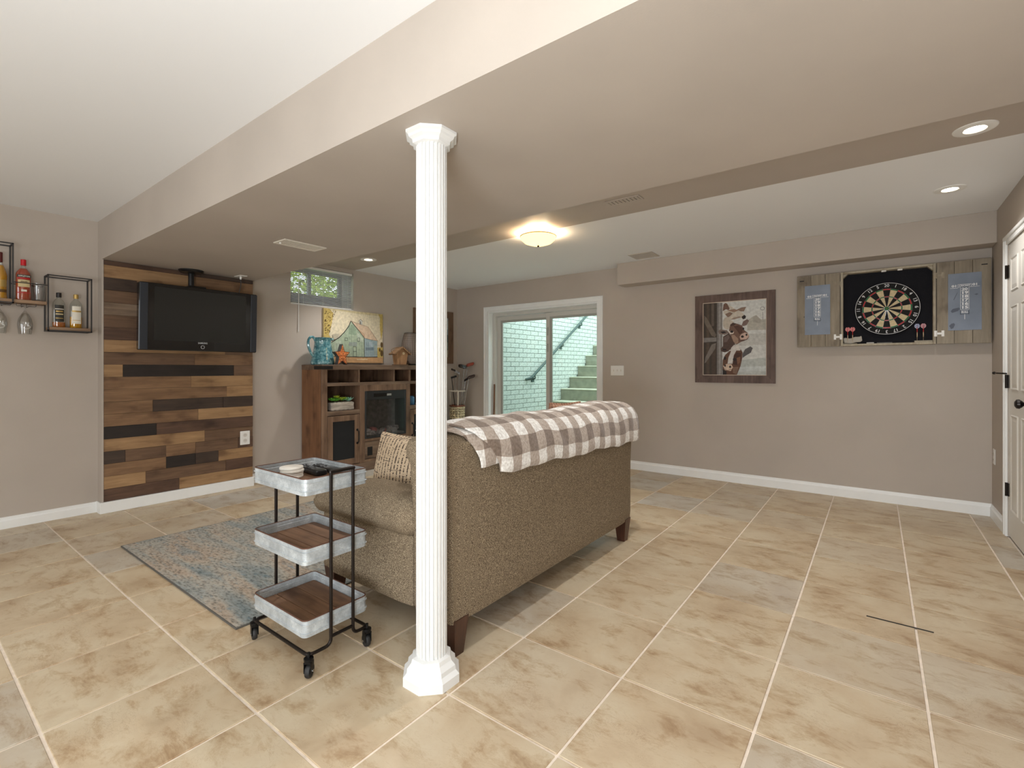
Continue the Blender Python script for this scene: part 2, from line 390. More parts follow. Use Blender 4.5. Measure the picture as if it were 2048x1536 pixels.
# ------------------------------------------------ sliding glass door (door_1)
M_frame = mat('vinyl_frame', (206, 203, 196), rough=0.4)
M_frame_g = mat('vinyl_frame_grey', (170, 170, 162), rough=0.4)
M_gl = glass('patio_glass', (243, 250, 247), 0.05)
d1 = struct(part('door_1', MB().box(DX0, DX1, YF + .17, YF + FT, 0.0, 0.03, bev=.003), M_frame))
def casing(parent, x0, x1, zt, y, w=.066, t=.018, name='casing'):
    for a, b, c, d in ((x0 - w, x0, 0, zt + w), (x1, x1 + w, 0, zt + w), (x0, x1, zt, zt + w)):
        mb = MB(); mb.box(a, b, y - t * .6, y, c, d, bev=.002)
        if b - a < .1 and d > 1:
            mb.box(a + .004 if a < x0 else b - .024, a + .024 if a < x0 else b - .004, y - t, y - t * .5, c, d - .004, bev=.003)
        else: mb.box(a - w + .025, b + w - .025, y - t + .0004, y - t * .5, d - .024, d - .004, bev=.003)
        part(name, mb, M_trim, parent)
casing(d1, DX0, DX1, DZ1, YF)
for a, b, c, d, nm in ((DX0, DX0 + .02, 0, DZ1, 'jamb'), (DX1 - .02, DX1, 0, DZ1, 'jamb'), (DX0 + .02, DX1 - .02, DZ1 - .02, DZ1, 'head_jamb')):
    part(nm, MB().box(a, b, YF + .001, YF + .17, c, d, bev=.002), M_trim, d1)
m = MB(); y0, y1 = YF + .10, YF + .20; fx0, fx1, fz = DX0 + .02, DX1 - .02, DZ1 - .02
m.box(fx0, fx0 + .05, y0, y1, .03, fz, bev=.003); m.box(fx1 - .03, fx1, y0, y1, .03, fz, bev=.003); m.box(fx0 + .05, fx1 - .03, y0, y1, fz - .045, fz, bev=.003)
part('door_frame', m, M_frame, d1)
def slider(x0, x1, y, st, nm, handle=False):
    z0, z1 = .04, fz - .05; p = MB()
    p.box(x0, x0 + st[0], y - .018, y + .018, z0, z1, bev=.003); p.box(x1 - st[1], x1, y - .018, y + .018, z0, z1, bev=.003)
    p.box(x0 + st[0], x1 - st[1], y - .018, y + .018, z1 - .055, z1, bev=.003); p.box(x0 + st[0], x1 - st[1], y - .018, y + .018, z0, z0 + .08, bev=.003)
    o = part(nm, p, M_frame, d1)
    part('pane', MB().box(x0 + st[0] - .005, x1 - st[1] + .005, y - .004, y + .004, z0 + .07, z1 - .05), M_gl, o)
    g = MB()
    for a, b, c, d in ((x0 + st[0], x0 + st[0] + .035, z0 + .08, z1 - .055), (x1 - st[1] - .008, x1 - st[1], z0 + .08, z1 - .055), (x0 + st[0] + .035, x1 - st[1] - .008, z1 - .085, z1 - .055)):
        g.box(a, b, y - .010, y + .010, c, d)
    part('glazing_bead', g, M_frame_g, o)
    return o
sl = slider(fx0 + .045, -3.50, YF + .168, (.055, .06), 'fixed_panel')
sr = slider(-3.56, fx1 - .025, YF + .125, (.055, .012), 'sliding_panel')
for zz in (1.40, 1.62): part('latch', MB().box(-3.54, -3.52, YF + .095, YF + .108, zz, zz + .11, bev=.003), M_frame_g, sr)
tag(part('wooden_security_rod', MB().tube([(-4.455, YF + .075, .03), (-4.440, YF + .085, .95)], .011, 10), wood('rod_wood', (108, 70, 46), (138, 96, 66), 'Z')),
    'slim brown wooden rod leaning in the sliding door jamb', 'rod')

# ------------------------------------------------ outdoor stairwell
XBK = -4.5
M_brick = mat('white_brick', (200, 208, 202), rough=0.85, var=0.10, vscale=45, bump=1.0, bscale=70)
M_mort = mat('mortar', (136, 144, 138), rough=0.95)
M_conc = mat('concrete', (138, 140, 122), rough=0.9, var=0.08, vscale=10)
M_conc_l = mat('concrete_nosing', (196, 196, 176), rough=0.9, var=0.05, vscale=10)
struct(part('ground_stairwell', MB().box(XBK - .2, -1.9, YF + FT, 7.1, -.12, -.04), M_conc))
bw = struct(part('wall_stairwell_left', MB().box(XBK - .25, XBK - .008, YF + FT, 10.6, -.1, 2.75), M_mort))
CH, BL_ = 0.073, 0.215
def brick_mesh(l):
    q = MB(); q.box(-.02, .0, 0, l, 0, CH - .007, bev=.003)
    bmesh.ops.recalc_face_normals(q.bm, faces=list(q.bm.faces)); me = bpy.data.meshes.new('brick'); q.bm.to_mesh(me); q.bm.free(); me.materials.append(M_brick); return me
bme = brick_mesh(BL_ - .007); cand = []
for k in range(38):
    zz = -.03 + k * CH
    for j in range(25):
        yy = YF + FT + .0 + j * BL_ + (BL_ / 2 if k % 2 else 0)
        if yy + BL_ > 10.55: continue
        stair_top = 0.62 + (yy - 7.086) / .3066 * .204 if yy > 6.78 else 0
        if zz + CH < stair_top - .1: continue
        # what the glass shows of the wall: roughly below this line
        vis = zz > .35 and zz < 1.173 + (yy / 5.5) * .80
        cand.append((0 if vis else 1, yy, zz))
cand.sort(); rest = MB()
for n_, (vv, yy, zz) in enumerate(cand):
    if n_ < 290:
        o = bpy.data.objects.new('brick', bme); link(o, bw); o.location = (XBK + random.uniform(-.002, .003), yy, zz)
    else: rest.box(XBK - .02, XBK, yy, yy + BL_ - .009, zz, zz + CH - .010)
o = part('brickwork', rest, M_brick, bw); o['kind'] = 'stuff'
m = MB(); m.box(-1.95, -1.75, YF + FT, 10.6, -.1, 2.75); struct(part('wall_stairwell_right', m, M_brick))
st = thing('concrete_stairs', 'grey concrete steps rising outside the sliding glass door', 'stairs', (-3.2, 7.0, 0))
RUN, RISE = .3066, .204
zs, ysn = 0.619 - 3 * RISE, 7.086 - 3 * RUN
for k in range(1, 13):
    zt = zs + k * RISE; yk = ysn + k * RUN
    part('step', MB().box(XBK + .004, -1.96, yk, yk + RUN + .02, max(zt - RISE - .03, -.05), zt - .012), M_conc, st)
    part('nosing', MB().box(XBK + .004, -1.96, yk - .012, yk + RUN, zt - .018, zt, bev=.004), M_conc_l, st)
struct(part('ground_yard', MB().box(-9, 3, 10.62, 16, 2.2, 2.5), mat('grass_yard', (90, 110, 60), rough=1, var=.2, vscale=20)))
hr = thing('stair_handrail', 'dark green metal handrail mounted on the white brick wall', 'handrail', (-4.44, 6.35, 1.0))
M_rail = mat('green_rail', (62, 84, 80), rough=.5)
part('rail', MB().tube([(-4.49, 6.30, 1.0), (-4.44, 6.36, 1.02), (-4.44, 6.42, 1.045), (-4.44, 8.45, 2.32), (-4.44, 9.2, 2.79)], .021, 10), M_rail, hr)
for yy, zz in ((6.49, 1.057), (7.371, 1.623), (8.043, 2.037)):
    mb = MB(); mb.tube([(-4.44, yy, zz + .02), (-4.44, yy + .01, zz - .04), (-4.5, yy + .01, zz - .06)], .011, 8); mb.box(-4.5, -4.488, yy - .03, yy + .05, zz - .10, zz - .02, bev=.003)
    part('bracket', mb, M_rail, hr)

# ------------------------------------------------ high basement window (window_1) and what grows outside
w1 = struct(part('window_1', MB().box(XL - WT, XL - .004, WY0, WY1, WZ0 - .004, WZ0 + .006), M_trim))
m = MB(); xw = XL - WT + .02; gz0 = 2.02
for a, b, c, d in ((WY0, WY0 + .035, gz0, WZ1), (WY1 - .035, WY1, gz0, WZ1), (WY0 + .035, WY1 - .035, WZ1 - .03, WZ1), (WY0 + .035, WY1 - .035, gz0, gz0 + .035), (3.10, 3.14, gz0, WZ1)):
    m.box(xw - .02, xw + .02, a, b, c, d, bev=.003)
part('window_frame', m, mat('window_grey', (120, 118, 116), rough=.5), w1)
part('pane', MB().box(xw - .003, xw + .003, WY0 + .03, 3.105, gz0 + .03, WZ1 - .025), M_gl, w1)
part('pane', MB().box(xw - .003, xw + .003, 3.135, WY1 - .03, gz0 + .03, WZ1 - .025), M_gl, w1)
part('sill_block', MB().box(xw - .05, xw + .02, WY0, WY1, WZ0, gz0), mat('sill_grey', (96, 92, 92), rough=.8), w1)
struct(part('ground_garden', MB().box(-8.5, XL - WT, 1.5, 5.5, 1.8, 1.98), MATS['grass_yard']))
M_leaf = mat('bush_leaf', (176, 192, 66), rough=.6, var=.35, vscale=14)
bush = thing('garden_bush', 'bright green leafy bush outside the high basement window', 'bush', (-6.5, 3.4, 1.98))
q = MB(); rnd = random.Random(3)
for k in range(2600):
    a, b2, rr = rnd.uniform(0, 2 * pi), rnd.uniform(-.2, 1), rnd.uniform(.55, 1)
    c = Vector((-6.5 + .5 * rr * cos(a), 3.5 + 1.5 * rr * sin(a) * rnd.uniform(.3, 1), 2.1 + 1.2 * rnd.random()))
    t1 = Vector((rnd.uniform(-1, 1), rnd.uniform(-1, 1), rnd.uniform(-1, 1))).normalized() * .05; t2 = t1.orthogonal().normalized() * .022
    q.mesh([c - t1, c + t2, c + t1, c - t2], [(0, 1, 2, 3)])
o = part('leaves', q, M_leaf, bush, recalc=False); o['kind'] = 'stuff'
part('stem', MB().tube([(-6.5, 3.4, 1.98), (-6.5, 3.42, 2.9)], .02, 6), mat('bark', (70, 52, 40), rough=.9), bush)
# blind
bl = thing('window_blind', 'white slatted venetian blind hanging in the small high window', 'blind', (XL - .03, (WY0 + WY1) / 2, WZ0))
M_slat = mat('blind_slat', (214, 210, 214), rough=.4)
bx = XL - .028
part('headrail', MB().box(bx - .02, bx + .018, WY0 + .008, WY1 - .012, WZ1 - .03, WZ1 - .003, bev=.003), M_white, bl)
part('bottom_rail', MB().box(bx - .013, bx + .013, WY0 + .012, WY1 - .016, WZ0 + .010, WZ0 + .022, bev=.003), M_white, bl)
ns = 25; sm = None
for k in range(ns):
    zz = WZ0 + .036 + k * (WZ1 - WZ0 - .075) / (ns - 1)
    if sm is None:
        q = MB(); q.M = Matrix.Rotation(R(-15), 4, 'Y'); 
        q.mesh([(-.0125, 0, 0), (-.0125, WY1 - WY0 - .028, 0), (0, WY1 - WY0 - .028, .0022), (0, 0, .0022), (.0125, WY1 - WY0 - .028, 0), (.0125, 0, 0),
                (-.0125, 0, -.0007), (-.0125, WY1 - WY0 - .028, -.0007), (0, WY1 - WY0 - .028, .0015), (0, 0, .0015), (.0125, WY1 - WY0 - .028, -.0007), (.0125, 0, -.0007)],
               [(0, 1, 2, 3), (3, 2, 4, 5), (6, 9, 8, 7), (9, 11, 10, 8), (0, 6, 7, 1), (5, 4, 10, 11)])
        o = part('slat', q, M_slat, bl, local=True); sm = o.data
    else: o = link(bpy.data.objects.new('slat', sm), bl)
    o.location = Vector((bx, WY0 + .013, zz)) - bl.location
for yy in (2.90, 3.14, 3.40, 3.47):
    part('ladder_cord', MB().tube([(bx + .0135, yy, WZ1 - .03), (bx + .0135, yy, WZ0 + .02)], .0012, 5), M_white, bl)
part('tilt_wand', MB().tube([(XL + .006, 2.835, 2.20), (XL + .012, 2.83, 1.585)], .004, 8), M_white, bl)

# ------------------------------------------------ interior six-panel door (door_2)
M_door = mat('door_paint', (228, 224, 216), rough=.38, spec=.45)
d2 = struct(part('door_2', MB().box(XR + .004, XR + .045, RY0 + .003, RY1 - .003, .012, RZ1 - .003), M_door))
part('gap_shade_strip', MB().box(XR + .01, XR + .12, RY0, RY1, -.003, .002), M_black, d2)  # black strip standing in for the shade in the gap under the door
pw_, st_ = .205, .105
ymid = (RY0 + RY1) / 2
for (pa, pb) in ((RY0 + .095, ymid - .048), (ymid + .048, RY1 - .095)):
    for (za, zb) in ((.20, .86), (1.03, 1.60), (1.70, 1.93)):
        q = MB(); xx = XR + .004
        def ringq(i0, x_0, i1, x_1):
            a = [(x_0, pa + i0, za + i0), (x_0, pb - i0, za + i0), (x_0, pb - i0, zb - i0), (x_0, pa + i0, zb - i0)]
            b = [(x_1, pa + i1, za + i1), (x_1, pb - i1, za + i1), (x_1, pb - i1, zb - i1), (x_1, pa + i1, zb - i1)]
            q.mesh(a + b, [(k, (k + 1) % 4, 4 + (k + 1) % 4, 4 + k) for k in range(4)])
        ringq(0, xx, .006, xx - .006); ringq(.006, xx - .006, .016, xx - .001); ringq(.016, xx - .001, .040, xx - .005)
        i = .040; q.mesh([(xx - .005, pa + i, za + i), (xx - .005, pb - i, za + i), (xx - .005, pb - i, zb - i), (xx - .005, pa + i, zb - i)], [(0, 1, 2, 3)])
        part('panel', q, M_door, d2)
q = MB(); cw, ct = .06, .018
for a, b, c, d in ((RY1, RY1 + cw, 0, RZ1 + cw), (RY0 - cw, RY0, 0, RZ1 + cw), (RY0, RY1, RZ1, RZ1 + cw)):
    p_ = MB(); p_.box(XR - .010, XR, a, b, c, d, bev=.002)
    if d - c > 1: p_.box(XR - ct, XR - .006, (b - .026) if a >= RY1 else a, b if a >= RY1 else a + .026, c, d - .0265, bev=.003); p_.box(XR - .014, XR - .006, a + .004, a + .016, c, d - .03, bev=.002)
    else: p_.box(XR - ct + .0004, XR - .006, a - cw, b + cw, d - .026, d, bev=.003)
    part('casing', p_, M_trim, d2)
for zz in (1.85, 1.085, .33):
    q = MB(); q.box(XR - .003, XR + .004, RY1 - .028, RY1 + .010, zz - .045, zz + .045, bev=.001); q.lathe([(.007, zz - .047), (.007, zz + .047)], 10, (XR - .007, RY1 + .002, 0))
    part('hinge', q, M_dark, d2)
q = MB(); q.tube([(XR - .008, RY1 + .002, 1.14), (XR - .05, RY1 + .03, 1.142), (XR - .055, RY1 + .09, 1.143)], .005, 8); q.lathe([(0, 0), (.010, .004), (.010, .016), (.004, .022), (0, .022)], 12, (XR - .056, RY1 + .085, 1.143), 'Y')
q.tube([(XR - .008, RY1 + .002, 1.14), (XR - .03, RY1 - .03, 1.141)], .006, 8)
part('hinge_door_stop', q, M_dark, d2)
q = MB(); kx, ky, kz = XR + .004, RY0 + .065, .96
q.lathe([(.033, kx), (.033, kx - .008), (.013, kx - .014), (.012, kx - .032), (.020, kx - .038), (.029, kx - .050), (.027, kx - .062), (.014, kx - .070), (0, kx - .071)], 24, (0, ky, kz), 'X')
part('door_knob', q, mat('oil_bronze', (38, 32, 30), rough=.3, metal=.5), d2)

# ================================================================== lamps and registers in the ceiling
def recessed(x, y, label, lit=True, z=ZC, power=1.0):
    t = thing('recessed_light', label, 'ceiling light', (x, y, z), group='recessed ceiling lights')
    q = MB(); q.lathe([(.040, -.001), (.046, -.006), (.075, -.007), (.085, -.004), (.087, 0), (.040, 0)], 32, (0, 0, 0), cap=False)
    part('trim_ring', q, M_white, t, local=True)
    q = MB(); q.lathe([(0, -.0035), (.036, -.0035), (.041, -.001)], 24, cap=False)
    part('lamp_lens', q, mat('lamp_lens', (255, 240, 214), rough=.4, emit=14.0), t, local=True)
    l = bpy.data.lights.new('recessed_lamp', 'SPOT'); l.energy = CAN_W * power; l.spot_size = R(125); l.spot_blend = 0.7; l.shadow_soft_size = .05; l.color = WARM
    lo = bpy.data.objects.new('recessed_lamp', l); link(lo, t); lo.location = (0, 0, -.03)
    return t
recessed(.393, 3.336, 'recessed ceiling light in the taupe strip, nearest the right wall', power=.5)
recessed(.391, 4.356, 'recessed light in the white ceiling above the dartboard', power=.5)
recessed(-4.476, 3.293, 'small recessed ceiling light in the taupe strip near the high window')
for (x, y, lb, pw) in ((-4.2, -1.3, 'added recessed light behind the camera, nearest the wall shelf', .6), (-2.2, -1.3, 'added recessed light behind the camera, middle of its row', .6), (-.2, -1.3, 'added recessed light behind the camera, nearest the right wall', .5),  # unseen lamps, added to brighten the near side
                       (-1.1, 2.66, 'added recessed light hidden behind the beam above the loveseat', 1.35), (-2.9, 2.66, 'added recessed light hidden behind the beam above the rug', 1.2)):  # unseen lamps, added so the far floor bounces light to the ceiling
    recessed(x, y, lb, power=pw)
dl = thing('ceiling_dome_light', 'lit amber glass dome light flush on the ceiling', 'ceiling light', (-2.40, 3.56, ZC))
part('canopy', MB().lathe([(.075, 0), (.075, -.018), (.06, -.022), (0, -.022)], 32), M_white, dl, local=True)
mD = mat('amber_glass', (255, 214, 140), rough=.35, emit=1.6)
q = MB(); q.lathe([(.158, -.030), (.160, -.036), (.150, -.060), (.120, -.088), (.07, -.105), (0, -.110)], 40, cap=False)
q.lathe([(.150, -.030), (.146, -.040), (.116, -.078), (.07, -.096), (0, -.101)], 40, cap=False)
part('glass_bowl', q, mD, dl, local=True)
q = MB(); q.lathe([(.155, -.026), (.163, -.030), (.163, -.037), (.155, -.038)], 40, cap=False); part('rim', q, mat('amber_rim', (176, 140, 96), rough=.4), dl, local=True)
q = MB(); q.lathe([(.006, -.022), (.006, -.112), (.010, -.116), (.008, -.124), (0, -.127)], 12); part('finial', q, M_dark, dl, local=True)
for dx in (-.06, .06):
    l = bpy.data.lights.new('dome_bulb', 'POINT'); l.energy = DOME_W; l.color = (1, .82, .55); l.shadow_soft_size = .03
    lo = bpy.data.objects.new('dome_bulb', l); link(lo, dl); lo.location = (dx, 0, -.045)

def register(name, label, x0, x1, y0, y1, z, mm, slat_axis, n, lever=False):
    t = thing(name, label, 'air vent', ((x0 + x1) / 2, (y0 + y1) / 2, z))
    q = MB(); fr = .016
    for a in ((x0, x1, y0, y0 + fr), (x0, x1, y1 - fr, y1), (x0, x0 + fr, y0 + fr, y1 - fr), (x1 - fr, x1, y0 + fr, y1 - fr)): q.box(*a, z - .008, z, bev=.002)
    part('frame', q, mm, t)
    part('duct_back', MB().box(x0 + fr, x1 - fr, y0 + fr, y1 - fr, z - .0012, z), mat('duct_dark', (92, 84, 76), rough=.8), t)
    for k in range(n):
        f = (k + .5) / n
        q = MB()
        if slat_axis == 'X':
            yy = y0 + fr + f * (y1 - y0 - 2 * fr); w_ = (y1 - y0) / n * .33; q.box(x0 + fr, x1 - fr, yy - w_, yy + w_, z - .006, z - .0015)
        else:
            xx = x0 + fr + f * (x1 - x0 - 2 * fr); w_ = (x1 - x0) / n * .33; q.box(xx - w_, xx + w_, y0 + fr, y1 - fr, z - .006, z - .0015)
        part('louver', q, mm, t)
    if lever: part('lever', MB().lathe([(.008, z - .014), (.008, z)], 12, (x0 + .05, y0 + .025, 0)), M_white, t)
    return t
M_reg = mat('register_white', (222, 214, 200), rough=.5)
register('air_vent', 'white metal louvred air vent in the beam above the room', -3.37, -3.21, 1.685, 2.0, ZB, M_reg, 'X', 18, True)
register('air_vent', 'grey painted air vent in the white ceiling beside the soffit', -2.105, -1.845, 4.81, 5.05, ZC, mat('register_grey', (190, 182, 172), rough=.6), 'X', 9)
register('air_vent', 'taupe painted air vent in the ceiling strip behind the beam', -1.57, -1.315, 3.185, 3.29, ZC, M_wall, 'Y', 8)

# ================================================================== support column
cl = thing('support_column', 'white fluted round column with octagonal base and capital', 'column', (-1.352, 1.2805, 0))
q = MB(); NF = 24; prof = []
for k in range(NF):
    a = 2 * pi * k / NF
    for t_, r_ in ((0, .0580), (.48, .0580), (.58, .0515), (.74, .0500), (.90, .0515)): prof.append((r_ * cos(a + t_ * 2 * pi / NF), r_ * sin(a + t_ * 2 * pi / NF)))
q.prism(prof, .09, 2.02); part('fluted_shaft', q, M_colp, cl, local=True)
a8 = pi / 8
q = MB(); q.lathe([(.112, 0), (.112, .032), (.104, .040), (.098, .046), (.096, .062), (.086, .072), (.080, .078), (.076, .092), (.060, .096)], 8, smooth=False, rot=a8)
part('base', q, M_colp, cl, local=True)
q = MB(); q.lathe([(.060, 2.012), (.074, 2.016), (.076, 2.028), (.090, 2.036), (.092, 2.044), (.102, 2.050), (.102, 2.0595)], 8, smooth=False, rot=a8)
part('capital', q, M_colp, cl, local=True)

# ================================================================== loveseat
sf = thing('loveseat', 'brown tweed loveseat with its back to the camera and dark wooden legs', 'sofa', (-1.83, 2.27, 0))
SY0, SY1, SXB, SXF = 1.392, 3.150, -1.342, -2.30
def back_fn(x, y, z, u, v, w): return (x - .015 * max(0, (z - .5)), y, z)
q = MB(); q.cushion((-1.47, (SY0 + SY1) / 2, .505), (.25, SY1 - SY0, .75), .030, n=10, fn=lambda x, y, z, u, v, w: (x, y + (v * .03 * max(0, w) if abs(v) > .9 else 0), z)); part('back_frame', q, M_tweed, sf)
q = MB(); q.cushion((-1.50, (SY0 + SY1) / 2, .82), (.29, SY1 - SY0 + .05, .16), .075, puff=.012, n=14); part('back_roll', q, M_tweed, sf)
for sgn, yy in ((-1, SY0 + .12), (1, SY1 - .12)):
    q = MB(); q.cushion((-1.95, yy - sgn * .012, .295), (.70, .24, .33), .025, n=8); part('arm_panel', q, M_tweed, sf)
    q = MB(); q.cushion((-1.96, yy + sgn * .012, .522), (.80, .285, .165), .078, puff=.008, n=14, fn=lambda x, y, z, u, v, w: (x, y, z - (.055 * max(0, -u) ** 2 if w > 0 else .02 * max(0, -u) ** 3))); part('arm_pad', q, M_tweed, sf)
q = MB(); q.box(SXF + .04, -1.55, SY0 + .2, SY1 - .2, .13, .32, bev=.01); part('seat_base', q, M_tweed, sf)
ym = (SY0 + SY1) / 2
for a, b in ((SY0 + .26, ym - .004), (ym + .004, SY1 - .26)):
    q = MB(); q.cushion((-1.97, (a + b) / 2, .375), (.68, b - a, .16), .05, puff=.015, n=12); part('seat_cushion', q, M_tweed, sf)
    q = MB(); q.cushion((-1.69, (a + b) / 2, .66), (.20, b - a + .03, .42), .08, puff=.03, n=12); part('back_cushion', q, M_tweed, sf)
M_leg = wood('sofa_leg_wood', (58, 34, 24), (84, 52, 38), 'Z', rough=.35)
for lx, ly in ((-1.392, SY0 + .055), (-1.392, SY1 - .055), (-2.245, SY0 + .06), (-2.245, SY1 - .06)):
    h = .155; q = MB(); a, b = .042, .026; dx = .012 if lx > -1.8 else -.012
    q.mesh([(lx - b - dx * 0, ly - b, 0), (lx + b, ly - b, 0), (lx + b, ly + b, 0), (lx - b, ly + b, 0), (lx - a, ly - a, h), (lx + a, ly - a, h), (lx + a, ly + a, h), (lx - a, ly + a, h)],
           [(3, 2, 1, 0), (4, 5, 6, 7), (0, 1, 5, 4), (1, 2, 6, 5), (2, 3, 7, 6), (3, 0, 4, 7)]); part('leg', q, M_leg, sf)
# piping seam on the back roll
q = MB(); q.tube([(-1.62, SY0 - .004, .79), (-1.50, SY0 - .004, .80), (-1.38, SY0 - .001, .815)], .003, 6); part('seam', q, mat('seam_dark', (60, 46, 34), rough=.9), sf)

# throw blanket, buffalo check, folded over the back
def check_mat():
    m, N, L, b = nt('buffalo_check'); b.inputs['Roughness'].default_value = .95; b.inputs['Specular IOR Level'].default_value = .1
    b.inputs['Sheen Weight'].default_value = .3
    at = N.new('ShaderNodeAttribute'); at.attribute_name = 'cloth'; sp = N.new('ShaderNodeSeparateXYZ'); L.new(at.outputs['Vector'], sp.inputs[0])
    def stripe(out):
        f = N.new('ShaderNodeMath'); f.operation = 'FRACT'; L.new(out, f.inputs[0]); g = N.new('ShaderNodeMath'); g.operation = 'GREATER_THAN'; g.inputs[1].default_value = .5; L.new(f.outputs[0], g.inputs[0]); return g
    a, c = stripe(sp.outputs[0]), stripe(sp.outputs[1]); s = N.new('ShaderNodeMath'); s.operation = 'ADD'; L.new(a.outputs[0], s.inputs[0]); L.new(c.outputs[0], s.inputs[1])
    d = N.new('ShaderNodeMath'); d.operation = 'MULTIPLY'; d.inputs[1].default_value = .5; L.new(s.outputs[0], d.inputs[0])
    r = ramp(N, [(0.0, (244, 242, 238)), (0.34, (184, 170, 158)), (0.75, (134, 118, 106))]); r.color_ramp.interpolation = 'CONSTANT'; L.new(d.outputs[0], r.inputs[0])
    tc = N.new('ShaderNodeTexCoord'); n = N.new('ShaderNodeTexNoise'); n.inputs['Scale'].default_value = 90; n.inputs['Detail'].default_value = 3; L.new(tc.outputs['Object'], n.inputs['Vector'])
    r2 = ramp(N, [(.3, (214, 210, 206)), (.65, (255, 255, 255))]); L.new(n.outputs['Fac'], r2.inputs[0])
    x = N.new('ShaderNodeMix'); x.data_type = 'RGBA'; x.blend_type = 'MULTIPLY'; x.inputs['Factor'].default_value = 1; L.new(r.outputs[0], x.inputs['A']); L.new(r2.outputs[0], x.inputs['B']); L.new(x.outputs['Result'], b.inputs['Base Color'])
    bm = N.new('ShaderNodeBump'); bm.inputs['Strength'].default_value = .4; bm.inputs['Distance'].default_value = .004; L.new(n.outputs['Fac'], bm.inputs['Height']); L.new(bm.outputs[0], b.inputs['Normal'])
    return m
M_check = check_mat()
def drape_path(off):
    """section over the sofa back from the rear hem to the seat side, as (x, z) with arc length"""
    P = [(-1.334, .60), (-1.334, .66), (-1.333, .74), (-1.336, .80), (-1.348, .85), (-1.376, .885), (-1.42, .905), (-1.48, .913), (-1.54, .910), (-1.60, .895), (-1.65, .865), (-1.70, .85), (-1.78, .80), (-1.82, .72)]
    c = (-1.50, .76); out = []
    for x, z_ in P:
        d = Vector((x - c[0], z_ - c[1])).normalized() if z_ > .8 else Vector((1, 0)); out.append((x + d.x * off, z_ + d.y * off))
    return out
def sample(P, s):
    acc_ = 0
    for (a, b) in zip(P[:-1], P[1:]):
        l = math.dist(a, b)
        if acc_ + l >= s or (b == P[-1]): 
            t = (s - acc_) / l; return (a[0] + (b[0] - a[0]) * t, a[1] + (b[1] - a[1]) * t)
        acc_ += l
def drape(name, off, thick, yh0, yt0, y1, s_hem0, s_hem1, s_end, parent, seed, ph=0.0):
    """one folded layer; its front edge runs from yh0 at the hem to yt0 at the top"""
    P = drape_path(off); nu, nv = 90, 40; rn = random.Random(seed)
    ph_ = [rn.uniform(0, 6) for _ in range(6)]
    verts, attr = [], []
    def pt(i, j, dz):
        f = i / nu; g = j / nv
        hem = s_hem0 + (s_hem1 - s_hem0) * f + .006 * sin(f * 19 + ph_[0]) + .004 * sin(f * 43 + ph_[1])
        s = hem + (s_end - hem) * g
        k = max(0, min(1, (s - hem) / .28)); ya = yh0 + (yt0 - yh0) * (k * k * (3 - 2 * k)); y = ya + (y1 - ya) * f
        x, z_ = sample(P, s)
        wob = .0035 * sin(f * 31 + g * 3 + ph_[2]) + .003 * sin(f * 57 - g * 5 + ph_[3]) + .003 * sin(g * 15 + f * 6 + ph_[4])
        c = Vector((x + 1.50, z_ - .76)); c = c.normalized() if z_ > .8 else Vector((1, 0))
        hump = .012 * math.exp(-((f - .80) / .13) ** 2) * max(0, min(1, (z_ - .82) / .08)) - .006 * math.exp(-((f - .5) / .15) ** 2) * max(0, min(1, (z_ - .82) / .08))
        e = min(1, min(f, 1 - f) * nu / 3, g * nv / 2 + .3); e = .35 + .65 * e
        d = dz * e + abs(wob) + hump
        return (x + c.x * d, y, z_ + c.y * d), ((y - yh0) / .142 + ph, (s - hem) / .150 + .02, 0)
    for dz in (thick, 0.0015):
        for i in range(nu + 1):
            for j in range(nv + 1):
                p, a = pt(i, j, dz); verts.append(p); attr.append(a)
    K = (nu + 1) * (nv + 1); fs = []
    ix = lambda i, j, k: k * K + i * (nv + 1) + j
    for i in range(nu):
        for j in range(nv):
            fs.append((ix(i, j, 0), ix(i + 1, j, 0), ix(i + 1, j + 1, 0), ix(i, j + 1, 0))); fs.append((ix(i, j, 1), ix(i, j + 1, 1), ix(i + 1, j + 1, 1), ix(i + 1, j, 1)))
    for i in range(nu):
        for j in (0, nv): fs.append((ix(i, j, 0), ix(i, j, 1), ix(i + 1, j, 1), ix(i + 1, j, 0)))
    for j in range(nv):
        for i in (0, nu): fs.append((ix(i, j, 0), ix(i, j + 1, 0), ix(i, j + 1, 1), ix(i, j, 1)))
    mb = MB(); mb.mesh(verts, fs, True); o = part(name, mb, M_check, parent, sharp=180)
    at = o.data.attributes.new('cloth', 'FLOAT_VECTOR', 'POINT')
    for k, a in enumerate(attr): at.data[k].vector = a
    return o
th = thing('throw_blanket', 'beige and white buffalo check throw folded over the loveseat back', 'blanket', (-1.5, 2.3, .9))
drape('under_fold', .002, .010, 1.535, 1.425, 3.17, .165, .10, .53, th, 5, .3)
drape('top_fold', .014, .016, 1.655, 1.495, 3.20, .118, .08, .55, th, 9, .0)

